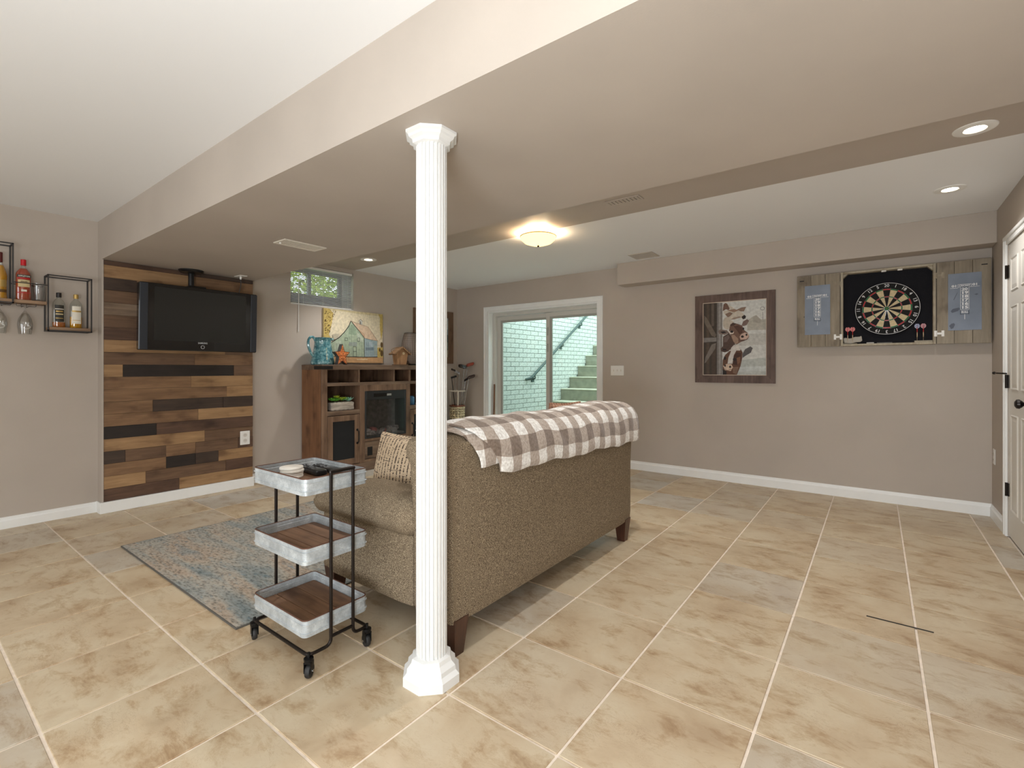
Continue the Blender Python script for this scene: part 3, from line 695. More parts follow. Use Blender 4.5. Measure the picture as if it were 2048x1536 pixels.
# pillows
def woven_mat(name, base, dark):
    m, N, L, b = nt(name); b.inputs['Roughness'].default_value = .95
    tc = N.new('ShaderNodeTexCoord')
    def nz(st, sc):
        mp = N.new('ShaderNodeMapping'); mp.inputs['Scale'].default_value = st; L.new(tc.outputs['Object'], mp.inputs[0])
        n = N.new('ShaderNodeTexNoise'); n.inputs['Scale'].default_value = sc; n.inputs['Detail'].default_value = 2; L.new(mp.outputs[0], n.inputs['Vector'])
        return n
    wv = N.new('ShaderNodeTexWave'); wv.bands_direction = 'X'; wv.inputs['Scale'].default_value = 13.0; wv.inputs['Distortion'].default_value = .7; wv.inputs['Detail'].default_value = 2; wv.inputs['Detail Scale'].default_value = 3
    L.new(tc.outputs['Object'], wv.inputs['Vector'])
    n1 = nz((.8, 1, 1.6), 90); n2 = nz((.12, 1, 3.0), 60)
    a = N.new('ShaderNodeMath'); a.operation = 'MULTIPLY'; L.new(wv.outputs['Fac'], a.inputs[0]); L.new(n1.outputs['Fac'], a.inputs[1])
    r1 = ramp(N, [(.42, (0, 0, 0)), (.47, (255, 255, 255))]); L.new(a.outputs[0], r1.inputs[0])
    r2 = ramp(N, [(.63, (0, 0, 0)), (.67, (255, 255, 255))]); L.new(n2.outputs['Fac'], r2.inputs[0])
    mxm = N.new('ShaderNodeMath'); mxm.operation = 'MAXIMUM'; L.new(r1.outputs[0], mxm.inputs[0]); L.new(r2.outputs[0], mxm.inputs[1])
    x = N.new('ShaderNodeMix'); x.data_type = 'RGBA'; L.new(mxm.outputs[0], x.inputs['Factor']); x.inputs['A'].default_value = lin(base); x.inputs['B'].default_value = lin(dark); L.new(x.outputs['Result'], b.inputs['Base Color'])
    bm = N.new('ShaderNodeBump'); bm.inputs['Strength'].default_value = .5; bm.inputs['Distance'].default_value = .004; L.new(n1.outputs['Fac'], bm.inputs['Height']); L.new(bm.outputs[0], b.inputs['Normal'])
    return m
def pillow(name, label, loc, rot, w, h, t, mm):
    root = bpy.data.objects.new(name, None); root.location = loc; root.rotation_euler = rot; link(root); tag(root, label, 'pillow', 'throw pillows on the loveseat')
    q = MB(); q.cushion((0, 0, 0), (w, .05, h), .024, puff=t / 2 - .02, n=18, fn=lambda x, y, z, u, v, k: (x * (1 - .07 * (1 - k * k)), y, z * (1 - .09 * (1 - u * u)) ))
    part('cover', q, mm, root, local=True)
    q = MB(); pts = []
    for k in range(64):
        s_ = k / 64 * 4; e = int(s_); f = (s_ - e) * 2 - 1; u, v = ((f, -1), (1, f), (-f, 1), (-1, -f))[e]
        pts.append((u * w / 2 * (1 - .07 * (1 - v * v)) * .985, 0, v * h / 2 * (1 - .07 * (1 - u * u)) * .985))
    q.tube(pts, .007, 6, closed=True); part('piping', q, mm, root, local=True)
    return root
M_pil = woven_mat('cream_woven', (196, 174, 146), (62, 48, 42)); M_pil2 = woven_mat('rust_woven', (176, 136, 112), (120, 84, 66))
pillow('throw_pillow', 'cream woven pillow with dark broken stripes at the loveseat near arm', (-2.03, 1.735, .640), (R(-14), 0, R(3)), .47, .35, .14, M_pil)
pillow('throw_pillow', 'rust brown pillow peeking over the blanket at the far arm', (-1.84, 3.06, .775), (R(8), 0, R(70)), .29, .31, .11, M_pil2)

# ================================================================== rug
def rug_mat():
    m, N, L, b = nt('distressed_rug'); b.inputs['Roughness'].default_value = 1; b.inputs['Specular IOR Level'].default_value = .05
    tc = N.new('ShaderNodeTexCoord')
    def nz(st, sc, det=4, dist=0):
        mp = N.new('ShaderNodeMapping'); mp.inputs['Scale'].default_value = st; L.new(tc.outputs['Object'], mp.inputs[0])
        n = N.new('ShaderNodeTexNoise'); n.inputs['Scale'].default_value = sc; n.inputs['Detail'].default_value = det; n.inputs['Distortion'].default_value = dist; L.new(mp.outputs[0], n.inputs['Vector']); return n
    a = nz((.35, 1.9, 1), 3.4, 5, .4); r = ramp(N, [(.34, (134, 144, 146)), (.44, (160, 162, 158)), (.52, (176, 170, 160)), (.60, (182, 166, 150)), (.70, (156, 158, 155))]); L.new(a.outputs['Fac'], r.inputs[0])
    c = nz((.7, 1.5, 1), 60, 4); r2 = ramp(N, [(.32, (150, 150, 150)), (.5, (236, 232, 226)), (.68, (255, 255, 255))]); L.new(c.outputs['Fac'], r2.inputs[0])
    x = N.new('ShaderNodeMix'); x.data_type = 'RGBA'; x.blend_type = 'MULTIPLY'; x.inputs['Factor'].default_value = .8; L.new(r.outputs[0], x.inputs['A']); L.new(r2.outputs[0], x.inputs['B'])
    d = nz((.5, 1.4, 1), 34, 3); r3 = ramp(N, [(.60, (0, 0, 0)), (.70, (190, 190, 190))]); L.new(d.outputs['Fac'], r3.inputs[0])
    y = N.new('ShaderNodeMix'); y.data_type = 'RGBA'; L.new(r3.outputs[0], y.inputs['Factor']); L.new(x.outputs['Result'], y.inputs['A']); y.inputs['B'].default_value = lin((112, 134, 144)); L.new(y.outputs['Result'], b.inputs['Base Color'])
    bm = N.new('ShaderNodeBump'); bm.inputs['Strength'].default_value = .5; bm.inputs['Distance'].default_value = .004; L.new(c.outputs['Fac'], bm.inputs['Height']); L.new(bm.outputs[0], b.inputs['Normal'])
    return m
rg = thing('area_rug', 'faded blue grey and beige area rug on the tile floor', 'rug', (-3.13, 2.1, 0))
part('pile', MB().box(-3.965, -2.30, .985, 3.30, .0005, .008, bev=.002), rug_mat(), rg)
q = MB()
for a in ((-3.97, -2.295, .980, .986), (-3.97, -2.295, 3.30, 3.306), (-3.97, -3.964, .986, 3.30), (-2.301, -2.295, .986, 3.30)): q.box(*a, .0005, .0075)
part('binding', q, mat('rug_binding', (92, 88, 82), rough=1), rg)

# ================================================================== rolling tray cart
CX0, CX1, CY0, CY1 = -2.137, -1.728, .982, 1.268
ct = thing('rolling_cart', 'three tier galvanised tray cart with black tube frame on casters', 'cart', ((CX0 + CX1) / 2, (CY0 + CY1) / 2, 0))
def galv():
    m, N, L, b = nt('galvanised'); b.inputs['Metallic'].default_value = .25; b.inputs['Roughness'].default_value = .38
    tc = N.new('ShaderNodeTexCoord'); v = N.new('ShaderNodeTexVoronoi'); v.inputs['Scale'].default_value = 190; L.new(tc.outputs['Object'], v.inputs['Vector'])
    n = N.new('ShaderNodeTexNoise'); n.inputs['Scale'].default_value = 24; n.inputs['Detail'].default_value = 5; L.new(tc.outputs['Object'], n.inputs['Vector'])
    ad = N.new('ShaderNodeMath'); ad.operation = 'ADD'; sp = N.new('ShaderNodeSeparateColor'); L.new(v.outputs['Color'], sp.inputs[0])
    mu = N.new('ShaderNodeMath'); mu.operation = 'MULTIPLY'; mu.inputs[1].default_value = .16; L.new(sp.outputs[0], mu.inputs[0]); L.new(mu.outputs[0], ad.inputs[0]); L.new(n.outputs['Fac'], ad.inputs[1])
    r = ramp(N, [(.40, (166, 171, 174)), (.62, (184, 190, 193)), (.80, (204, 209, 211))]); L.new(ad.outputs[0], r.inputs[0]); L.new(r.outputs[0], b.inputs['Base Color'])
    return m
M_galv = galv(); M_rust = mat('rust_edge', (104, 72, 58), rough=.6, metal=.4)
M_traywood = wood('tray_wood', (104, 74, 52), (144, 108, 80), 'X', scale=2.2, rough=.6)
def rrect(x0, x1, y0, y1, r, n=4):
    P = []
    for cx, cy, a0 in ((x1 - r, y1 - r, 0), (x0 + r, y1 - r, 90), (x0 + r, y0 + r, 180), (x1 - r, y0 + r, 270)):
        for k in range(n + 1):
            a = R(a0 + 90 * k / n); P.append((cx + r * cos(a), cy + r * sin(a)))
    return P
def tray(zt, hgt):
    z0 = zt - hgt; q = MB()
    prof = [(.000, z0), (.0, z0 + .012), (-.0034, z0 + .0135), (-.0034, z0 + .0155), (.0, z0 + .017), (.0, zt - .018), (-.0034, zt - .0165), (-.0034, zt - .0145), (.0, zt - .013), (.0, zt)]
    inner = [(.0045, zt), (.0045, zt - .013), (.003, zt - .0155), (.0045, zt - .018), (.0045, z0 + .017), (.003, z0 + .014), (.0045, z0 + .012), (.0045, z0 + .004)]
    rings = [[(a, b, z_) for a, b in rrect(CX0 + i, CX1 - i, CY0 + i, CY1 - i, .022 - max(0, i))] for i, z_ in prof + inner]
    k = len(rings[0]); vs = [p for r_ in rings for p in r_]; fs = []
    for a in range(len(rings) - 1):
        for j in range(k): fs.append((a * k + j, a * k + (j + 1) % k, (a + 1) * k + (j + 1) % k, (a + 1) * k + j))
    fs.append(tuple(range(k))); fs.append(tuple(range((len(rings) - 1) * k, len(rings) * k)))
    q.mesh(vs, fs, True); o = part('tray', q, M_galv, ct, sharp=25)
    q = MB(); q.tube([(a, b, zt) for a, b in rrect(CX0 + .002, CX1 - .002, CY0 + .002, CY1 - .002, .02)], .0028, 6, closed=True); part('rolled_rim', q, M_rust, o)
    nb = 3; wy = (CY1 - CY0 - .012) / nb
    for j in range(nb):
        q = MB(); q.box(CX0 + .007, CX1 - .007, CY0 + .006 + j * wy + .0018, CY0 + .006 + (j + 1) * wy - .0018, z0 + .012, z0 + .025, bev=.0012); part('plank', q, M_traywood, o)
ZT = (.752, .487, .212)
for z_ in ZT: tray(z_, .064)
yu0, yu1 = 1.088, 1.188; zb = .086
def bend(pts, r=.03, n=5):
    pts = [Vector(p) for p in pts]; out = [pts[0]]
    for a, b, c in zip(pts[:-2], pts[1:-1], pts[2:]):
        d1_, d2_ = (a - b).normalized(), (c - b).normalized()
        for k in range(n + 1):
            t = k / n; p0, p2 = b + d1_ * r, b + d2_ * r; out.append(p0 * (1 - t) ** 2 + b * 2 * t * (1 - t) + p2 * t * t)
    return out + [pts[-1]]
xo0, xo1 = CX0 - .012, CX1 + .010
for yu, ye in ((yu0, CY0 + .010), (yu1, CY1 - .010)):
    P = bend([(xo0, yu, ZT[0] - .06), (xo0, yu, zb), (xo0, ye, zb), (xo1, ye, zb), (xo1, yu, zb), (xo1, yu, ZT[0] + .018)], .028)
    q = MB(); q.tube(P, .0068, 10); part('frame_tube', q, M_dark, ct)
part('handle', MB().box(xo1 - .007, xo1 + .007, yu0 - .008, yu1 + .008, ZT[0] + .008, ZT[0] + .022, bev=.003), M_dark, ct)
part('cross_bar', MB().tube([(xo1, yu0, .118), (xo1, yu1, .118)], .0068, 8), M_dark, ct)
part('cross_bar', MB().tube([(xo0, yu0, .118), (xo0, yu1, .118)], .0068, 8), M_dark, ct)
for (wx, wy, an) in ((xo0, CY0 + .012, 75), (xo1, CY0 + .012, 35), (xo1, CY1 - .012, 80), (xo0, CY1 - .012, 50)):
    M = Matrix.Translation((wx, wy, 0)) @ Matrix.Rotation(R(an), 4, 'Z')
    q = MB(); q.M = M; q.lathe([(.016, .064), (.018, .070), (.018, .078), (.006, .080), (.006, .098), (0, .099)], 14)
    q.box(-.014, -.011, -.014, .016, .024, .066, bev=.001); q.box(.011, .014, -.014, .016, .024, .066, bev=.001); q.box(-.014, .014, -.014, .014, .060, .066)
    cs = part('caster', q, M_black, ct)
    q = MB(); q.M = M; q.lathe([(0, -.010), (.018, -.010), (.024, -.009), (.0265, -.004), (.0265, .004), (.024, .009), (.018, .010), (0, .010)], 24, (0, .006, .0265), 'X'); part('wheel', q, M_rubber, cs)
    q = MB(); q.M = M; q.lathe([(.005, -.0155), (.005, .0155)], 10, (0, .006, .0265), 'X'); part('axle', q, M_chrome, cs)
ft = ZT[0] - .064 + .025
for k in range(4):
    q = MB(); q.lathe([(0, 0), (.044, 0), (.047, .002), (.047, .0088), (.044, .0105), (0, .0105)], 36)
    o = part('drink_coaster', q, mat('coaster_white', (232, 226, 216), rough=.6, var=.02, vscale=20), None, local=True)
    o.location = (-1.985 + .0015 * k * (-1) ** k, 1.070 + .001 * k, ft + .0006 + k * .0112)
    nm = ['bottom', 'second from the bottom', 'third from the bottom', 'top'][k]
    tag(o, nm + ' white round coaster of the stack on the cart', 'coaster', 'white coasters stacked on the cart')
def remote(label, loc, rz, L_, w, h, mm, seed):
    t = thing('remote_control', label, 'remote', loc, rz)
    q = MB(); q.cushion((0, 0, h / 2), (L_, w, h), h * .42, n=8, fn=lambda x, y, z, u, v, k: (x, y * (1 + .10 * u), z + .004 * max(0, u) * (1 if k > 0 else 0))); part('body', q, mm, t, local=True)
    rn = random.Random(seed)
    for i in range(9):
        for j in range(3):
            xx, yy = -L_ * .42 + i * L_ * .085, (j - 1) * w * .27
            q = MB(); q.box(xx - .004, xx + .004, yy - .0035, yy + .0035, h - .001, h + .0022, bev=.0008)
            part('button', q, M_btn if rn.random() < .6 else M_btn2, t, local=True)
M_btn = mat('button_grey', (126, 128, 130), rough=.5); M_btn2 = mat('button_dark', (60, 60, 62), rough=.5)
remote('rounded black remote control beside the white coasters', (-1.995, 1.168, ft), R(-5), .195, .050, .024, M_blackp, 1)
remote('slim black remote control with pale buttons at the tray back', (-1.990, 1.232, ft), R(-3), .18, .044, .019, M_blackp, 2)

# ================================================================== wall mounted TV on a ceiling pole
tv = bpy.data.objects.new('television', None); tv.location = (-4.845, 1.783, 1.612); link(tv)
tag(tv, 'black flat screen television hung from the beam before the plank wall', 'television')
tv.rotation_euler = (0, R(2.0), 0)
q = MB(); tw, thh = .472, .282
q.box(-.045, .02, -tw, tw, -thh, thh, bev=.008); part('cabinet', q, mat('tv_gloss', (14, 14, 16), rough=.12, coat=.4), tv, local=True)
part('screen', MB().box(.0195, .0212, -tw + .105, tw - .105, -thh + .085, thh - .03), mat('tv_screen', (36, 37, 36), rough=.22, spec=.5), tv, local=True)
for sg in (-1, 1):
    part('speaker', MB().box(.018, .026, sg * tw - (.060 if sg > 0 else -.004), sg * tw + (.060 if sg < 0 else -.004), -thh + .006, thh - .006, bev=.003), mat('tv_speaker', (44, 48, 56), rough=.45), tv, local=True)
q = MB(); text_mb(q, 'SAMSUNG', .020, (.0213, .0, -thh + .073), (0, 1, 0), (0, 0, 1), .0006, .075); part('maker_name', q, mat('silver_print', (190, 192, 194), rough=.4), tv, local=True, recalc=False)
q = MB(); q.tube([(.0213, .0 + .014 * cos(2 * pi * k / 20), -thh + .038 + .014 * sin(2 * pi * k / 20)) for k in range(20)], .002, 6, closed=True); part('power_ring', q, MATS['silver_print'], tv, local=True)
mt = thing('ceiling_tv_mount', 'black ceiling plate and pole carrying the television', 'bracket', (-4.93, 1.725, ZB))
q = MB(); q.lathe([(.098, 0), (.098, -.008), (.085, -.022), (.030, -.028), (.026, -.034)], 36); part('ceiling_plate', q, M_blackp, mt, local=True)
part('pole', MB().lathe([(.023, -.03), (.023, -.175)], 20), M_blackp, mt, local=True)
part('joint', MB().box(-.035, .03, -.03, .115, -.180, -.140, bev=.008, seg=2), M_blackp, mt, local=True)
part('clamp_label', MB().box(.0302, .031, .03, .07, -.172, -.158), M_white, mt, local=True)
part('back_plate', MB().box(-.035, .015, -.08, .20, -.56, -.16, bev=.004), M_black, mt, local=True)
cb = thing('cable_plate', 'white cable plate on the beam with black cord behind the television', 'cable', (-4.85, 2.115, ZB))
part('plate', MB().box(-.06, .06, -.035, .035, -.006, 0, bev=.002), M_white, cb, local=True)
part('plug', MB().lathe([(.009, -.006), (.009, -.03), (.005, -.034)], 10), M_white, cb, local=True)
part('cord', MB().tube(bend([(0, 0, -.03), (-.005, .005, -.09), (-.02, -.01, -.17), (-.03, -.05, -.21), (-.05, -.10, -.24)], .02, 4), .004, 8), M_blackp, cb, local=True)

# ================================================================== switches and outlets
def plate(name, label, cat, c, right, nrm, w, h, kind):
    c, r_, n_ = Vector(c), Vector(right), Vector(nrm); u_ = Vector((0, 0, 1))
    t = thing(name, label, cat, c)
    M = Matrix(((r_.x, u_.x, n_.x, 0), (r_.y, u_.y, n_.y, 0), (r_.z, u_.z, n_.z, 0), (0, 0, 0, 1)))
    q = MB(); q.M = M; q.box(-w / 2, w / 2, -h / 2, h / 2, 0.0005, .006, bev=.0025); part('cover_plate', q, M_white, t, local=True)
    if kind == 'outlet':
        for zz in (-.2 * h, .2 * h):
            q = MB(); q.M = M; q.lathe([(w * .21, .005), (w * .21, .0078), (0, .0078)], 20, (0, zz, 0)); o = part('receptacle', q, mat('outlet_face', (214, 208, 200), rough=.4), t, local=True)
            for xx in (-.006, .006): 
                q = MB(); q.M = M; q.box(xx - .001, xx + .001, zz - .002, zz + .007, .0076, .0084); part('slot', q, M_blackp, o, local=True)
    else:
        for k in range(3):
            xx = (k - 1) * w * .28; q = MB(); q.M = M; q.box(xx - .005, xx + .005, -.012, .012, .005, .0075); q.box(xx - .003, xx + .003, -.001, .009, .0075, .015, bev=.001); part('toggle', q, mat('toggle_ivory', (222, 216, 206), rough=.4), t, local=True)
    return t
plate('wall_outlet', 'white wall outlet on the reclaimed plank wall', 'outlet', (XA + .003, 2.218, .49), (0, 1, 0), (1, 0, 0), .092, .135, 'outlet')
plate('wall_outlet', 'white outlet on the right wall near the corner', 'outlet', (XR, 5.25, .49), (0, -1, 0), (-1, 0, 0), .075, .12, 'outlet')
plate('light_switch', 'white triple light switch beside the sliding door', 'switch', (-2.475, YF, 1.153), (1, 0, 0), (0, -1, 0), .168, .118, 'switch')

# ================================================================== framed art
def quadmap(TL, TR, BL, BR):
    """pixels of a zoomed view -> (0..1, 0..1) with v up"""
    def f(x, y):
        v = .5; u = .5
        for _ in range(12):
            lx, ly = TL[0] + (BL[0] - TL[0]) * (1 - v), TL[1] + (BL[1] - TL[1]) * (1 - v); rx, ry = TR[0] + (BR[0] - TR[0]) * (1 - v), TR[1] + (BR[1] - TR[1]) * (1 - v)
            u = (x - lx) / (rx - lx)
            ty, by = TL[1] + (TR[1] - TL[1]) * u, BL[1] + (BR[1] - BL[1]) * u
            v = 1 - (y - ty) / (by - ty)
        return max(0, min(1, u)), max(0, min(1, v))
    return f
def ell(cx, cy, rx, ry, n=14, rot=0): return [(cx + rx * cos(t) * cos(rot) - ry * sin(t) * sin(rot), cy + rx * cos(t) * sin(rot) + ry * sin(t) * cos(rot)) for t in [2 * pi * k / n for k in range(n)]]
def stroke(pts, w):
    L_, R_ = [], []
    for i, p in enumerate(pts):
        a, b = pts[max(0, i - 1)], pts[min(len(pts) - 1, i + 1)]; d = Vector((b[0] - a[0], b[1] - a[1])).normalized(); n = Vector((-d.y, d.x)) * w / 2
        L_.append((p[0] + n.x, p[1] + n.y)); R_.append((p[0] - n.x, p[1] - n.y))
    return L_ + R_[::-1]
def art(name, parent, layers, qm, org, right, up, nrm, w, h):
    """flat print: stacked paint layers in one mesh"""
    cols = []; mb = MB(); org, right, up, nrm = Vector(org), Vector(right), Vector(up), Vector(nrm)
    for k, (c, pts) in enumerate(layers):
        if c not in cols: cols.append(c)
        mb.mi = cols.index(c)
        P = [qm(*p) for p in pts]; Q = []
        for p in P:
            if not Q or math.dist(p, Q[-1]) > 1e-5: Q.append(p)
        if len(Q) > 2 and math.dist(Q[0], Q[-1]) < 1e-5: Q.pop()
        if len(Q) < 3: continue
        mb.face([org + right * (u * w) + up * (v * h) + nrm * (.0006 + k * .00008) for u, v in Q])
    mb.bm.normal_update(); bmesh.ops.triangulate(mb.bm, faces=list(mb.bm.faces))
    return part(name, mb, [mat('paint_%d_%d_%d' % c, c, rough=.7, var=.07, vscale=34) for c in cols], parent, recalc=False)
def framed(name, label, c, right, nrm, W_, H_, fw, depth, fm, lip=None):
    c, r_, n_ = Vector(c), Vector(right), Vector(nrm); t = thing(name, label, 'picture', c - Vector((0, 0, H_ / 2)))
    u_ = Vector((0, 0, 1)); M = Matrix.Translation(c) @ Matrix(((r_.x, u_.x, n_.x, 0), (r_.y, u_.y, n_.y, 0), (r_.z, u_.z, n_.z, 0), (0, 0, 0, 1)))
    a, b = W_ / 2, H_ / 2
    for P in ([(-a, -b), (-a, b), (-a + fw, b - fw), (-a + fw, -b + fw)], [(a, b), (a, -b), (a - fw, -b + fw), (a - fw, b - fw)], [(-a, b), (a, b), (a - fw, b - fw), (-a + fw, b - fw)], [(a, -b), (-a, -b), (-a + fw, -b + fw), (a - fw, -b + fw)]):
        q = MB(); q.M = M; q.prism(P, .001, depth); part('frame_rail', q, fm, t)
    if lip:
        q = MB(); q.M = M; i = fw; w = .006
        for P in ([-a + i, -a + i + w, -b + i, b - i], [a - i - w, a - i, -b + i, b - i], [-a + i + w, a - i - w, b - i - w, b - i], [-a + i + w, a - i - w, -b + i, -b + i + w]): q.box(*P, .002, depth * .55)
        part('inner_lip', q, lip, t)
    return t
M_fr = wood('frame_wood', (88, 68, 60), (120, 98, 88), 'Z', scale=2.5, rough=.6)
M_lip = mat('frame_lip', (216, 196, 176), rough=.6)
# --- three cows
cw_, chh, cfw = .768, .925, .078
pc = framed('cow_picture', 'framed print of three cows peeking round a barn door', (-1.180, YF, 1.490), (1, 0, 0), (0, -1, 0), cw_, chh, cfw, .022, M_fr, M_lip)
DK, PO, SK, BR_, DB, CR, PK, BK = (64, 54, 46), (128, 122, 118), (206, 206, 202), (112, 84, 70), (82, 62, 54), (196, 186, 172), (200, 170, 154), (38, 30, 28)
lay = [(SK, [(245, 318), (1135, 248), (1145, 1338), (255, 1335)]), ((192, 190, 184), [(540, 760), (1140, 740), (1142, 900), (540, 930)]), ((182, 186, 182), [(540, 1150), (1143, 1080), (1145, 1338), (540, 1336)]),
       ((196, 200, 198), [(540, 1230), (1143, 1200), (1145, 1270), (540, 1290)]), ((176, 172, 162), [(880, 560), (960, 500), (1000, 485), (1060, 545), (1140, 540), (1140, 690), (880, 700)]), ((166, 160, 150), [(960, 500), (1000, 485), (1060, 545), (1060, 600), (960, 590)]),
       ((150, 150, 148), stroke([(1085, 440), (1088, 550)], 8)), ((158, 158, 156), ell(1080, 390, 32, 28)), (SK, ell(1080, 390, 22, 18)), ((188, 178, 164), ell(600, 600, 60, 90)),
       (DK, [(245, 320), (530, 309), (540, 1335), (255, 1335)]), ((84, 70, 58), [(300, 325), (340, 322), (345, 800), (300, 800)]), ((96, 84, 74), [(370, 322), (410, 320), (412, 640), (375, 640)]), ((84, 70, 58), [(300, 880), (345, 880), (350, 1330), (305, 1330)]), ((76, 62, 52), [(380, 960), (440, 940), (445, 1330), (385, 1330)]),
       ((110, 98, 86), [(265, 490), (300, 520), (445, 760), (430, 800), (380, 780), (268, 590)]), ((122, 112, 104), [(445, 880), (432, 960), (300, 1150), (275, 1170), (290, 1080), (380, 900)]),
       (PO, [(258, 808), (450, 800), (450, 858), (260, 872)]), (PO, [(450, 315), (530, 309), (540, 1335), (457, 1335)]), ((150, 146, 142), [(480, 312), (505, 311), (515, 1335), (490, 1335)]), ((100, 94, 90), [(450, 315), (460, 314), (466, 1335), (457, 1335)]),
       # goat
       (BR_, [(548, 330), (575, 312), (605, 325), (640, 385), (620, 410), (580, 402), (535, 430), (540, 385)]), (CR, [(600, 325), (640, 350), (705, 395), (690, 415), (640, 400)]), ((140, 116, 100), [(735, 405), (800, 375), (862, 368), (835, 430), (790, 432)]),
       (CR, [(545, 430), (620, 408), (700, 398), (790, 430), (850, 490), (858, 530), (820, 542), (780, 515), (700, 545), (640, 552), (605, 515), (560, 470)]), ((150, 122, 104), [(600, 412), (700, 398), (760, 415), (700, 445), (640, 430)]), ((128, 104, 90), [(570, 470), (640, 440), (680, 460), (640, 500), (610, 515)]), ((150, 130, 116), [(690, 520), (780, 500), (800, 515), (700, 545), (650, 548)]), (BK, [(800, 508), (840, 480), (862, 500), (855, 532), (820, 543)]),
       # middle cow
       (DB, [(545, 790), (630, 735), (700, 860), (730, 930), (660, 970), (600, 990), (545, 930)]), ((110, 92, 86), [(560, 800), (620, 760), (640, 800), (600, 860), (560, 870)]),
       (CR, [(640, 562), (665, 556), (700, 588), (690, 606), (650, 604)]), ((122, 100, 92), [(805, 628), (822, 575), (878, 540), (905, 565), (872, 625), (830, 640)]), ((122, 104, 96), [(470, 712), (505, 688), (600, 698), (632, 735), (570, 762), (492, 752)]), (BK, [(500, 722), (560, 712), (595, 730), (540, 745)]),
       (BR_, [(645, 620), (680, 590), (750, 608), (812, 632), (835, 690), (890, 738), (908, 790), (882, 830), (800, 862), (735, 900), (695, 870), (655, 780), (628, 700)]), ((84, 56, 46), [(690, 640), (760, 630), (812, 660), (815, 730), (780, 760), (740, 700)]), ((160, 132, 114), [(660, 770), (700, 760), (760, 820), (760, 870), (730, 895), (695, 860)]), ((74, 52, 44), [(645, 620), (690, 592), (730, 606), (700, 630), (655, 640)]),
       ((214, 200, 188), ell(665, 728, 34, 26)), (BK, ell(668, 718, 24, 17)), (BK, ell(828, 676, 12, 18)), (PK, [(778, 790), (800, 752), (850, 730), (892, 742), (902, 790), (870, 826), (790, 832)]), (BK, ell(816, 788, 20, 17)), (BK, ell(872, 762, 13, 16)), ((96, 70, 62), stroke([(775, 842), (830, 848), (885, 822)], 9)),
       # lower cow
       (DB, [(512, 960), (545, 925), (602, 948), (635, 990), (572, 1012), (520, 995)]), (BK, [(535, 955), (590, 962), (600, 985), (550, 985)]), ((92, 88, 88), [(820, 1030), (856, 965), (925, 925), (958, 950), (932, 1015), (872, 1052), (820, 1090)]),
       ((98, 66, 50), [(545, 1120), (575, 1050), (630, 1000), (700, 955), (790, 955), (820, 1010), (815, 1100), (795, 1200), (742, 1335), (560, 1335), (542, 1260)]), ((70, 44, 36), [(690, 1080), (740, 1010), (800, 1020), (800, 1130), (740, 1190), (690, 1180)]), ((130, 92, 70), [(740, 1090), (790, 1070), (790, 1150), (750, 1180)]), (BK, [(545, 1250), (600, 1280), (600, 1335), (545, 1335)]), ((128, 100, 82), [(690, 1220), (770, 1215), (740, 1320), (690, 1300)]),
       ((206, 200, 194), [(660, 950), (700, 905), (760, 905), (795, 945), (790, 985), (735, 985), (700, 1050), (682, 1172), (612, 1172), (625, 1085), (655, 1010)]), (BK, ell(575, 1095, 16, 24)), (BK, ell(712, 1110, 26, 20)), ((206, 182, 162), [(550, 1205), (600, 1174), (668, 1180), (690, 1222), (660, 1275), (580, 1266)]), (BK, ell(578, 1200, 12, 16)), (BK, ell(650, 1215, 16, 17)), ((120, 96, 84), stroke([(565, 1255), (620, 1268), (670, 1250)], 8))]
art('print', pc, lay, quadmap((245, 318), (1135, 248), (255, 1335), (1145, 1338)), (-1.180 - cw_ / 2 + cfw, YF - .004, 1.490 - chh / 2 + cfw), (1, 0, 0), (0, 0, 1), (0, -1, 0), cw_ - 2 * cfw, chh - 2 * cfw)
part('backing', MB().box(-1.18 - .33, -1.18 + .33, YF - .004, YF - .0005, 1.49 - .40, 1.49 + .40), M_fr, pc)
# --- picture half hidden by the column
pp = framed('landscape_picture', 'brown framed landscape picture half hidden behind the column', (XL, 4.875, 1.635), (0, 1, 0), (1, 0, 0), .775, .77, .095, .022, wood('frame_wood_b', (104, 78, 58), (132, 104, 80), 'Z'), None)
lay = [((186, 190, 190), [(0, 0), (100, 0), (100, 100), (0, 100)]), ((150, 162, 168), [(0, 30), (30, 22), (60, 34), (100, 28), (100, 62), (0, 62)]), ((92, 102, 104), [(50, 48), (70, 30), (82, 26), (95, 40), (100, 44), (100, 66), (50, 66)]), ((126, 136, 128), [(0, 60), (100, 62), (100, 84), (0, 86)]), ((176, 164, 144), [(0, 84), (100, 82), (100, 100), (0, 100)])]
art('print', pp, lay, lambda x, y: (x / 100, 1 - y / 100), (XL + .004, 4.875 - .2925, 1.635 - .29), (0, 1, 0), (0, 0, 1), (1, 0, 0), .585, .58)
part('backing', MB().box(XL + .0005, XL + .004, 4.875 - .30, 4.875 + .30, 1.335, 1.935), MATS['frame_wood_b'], pp)
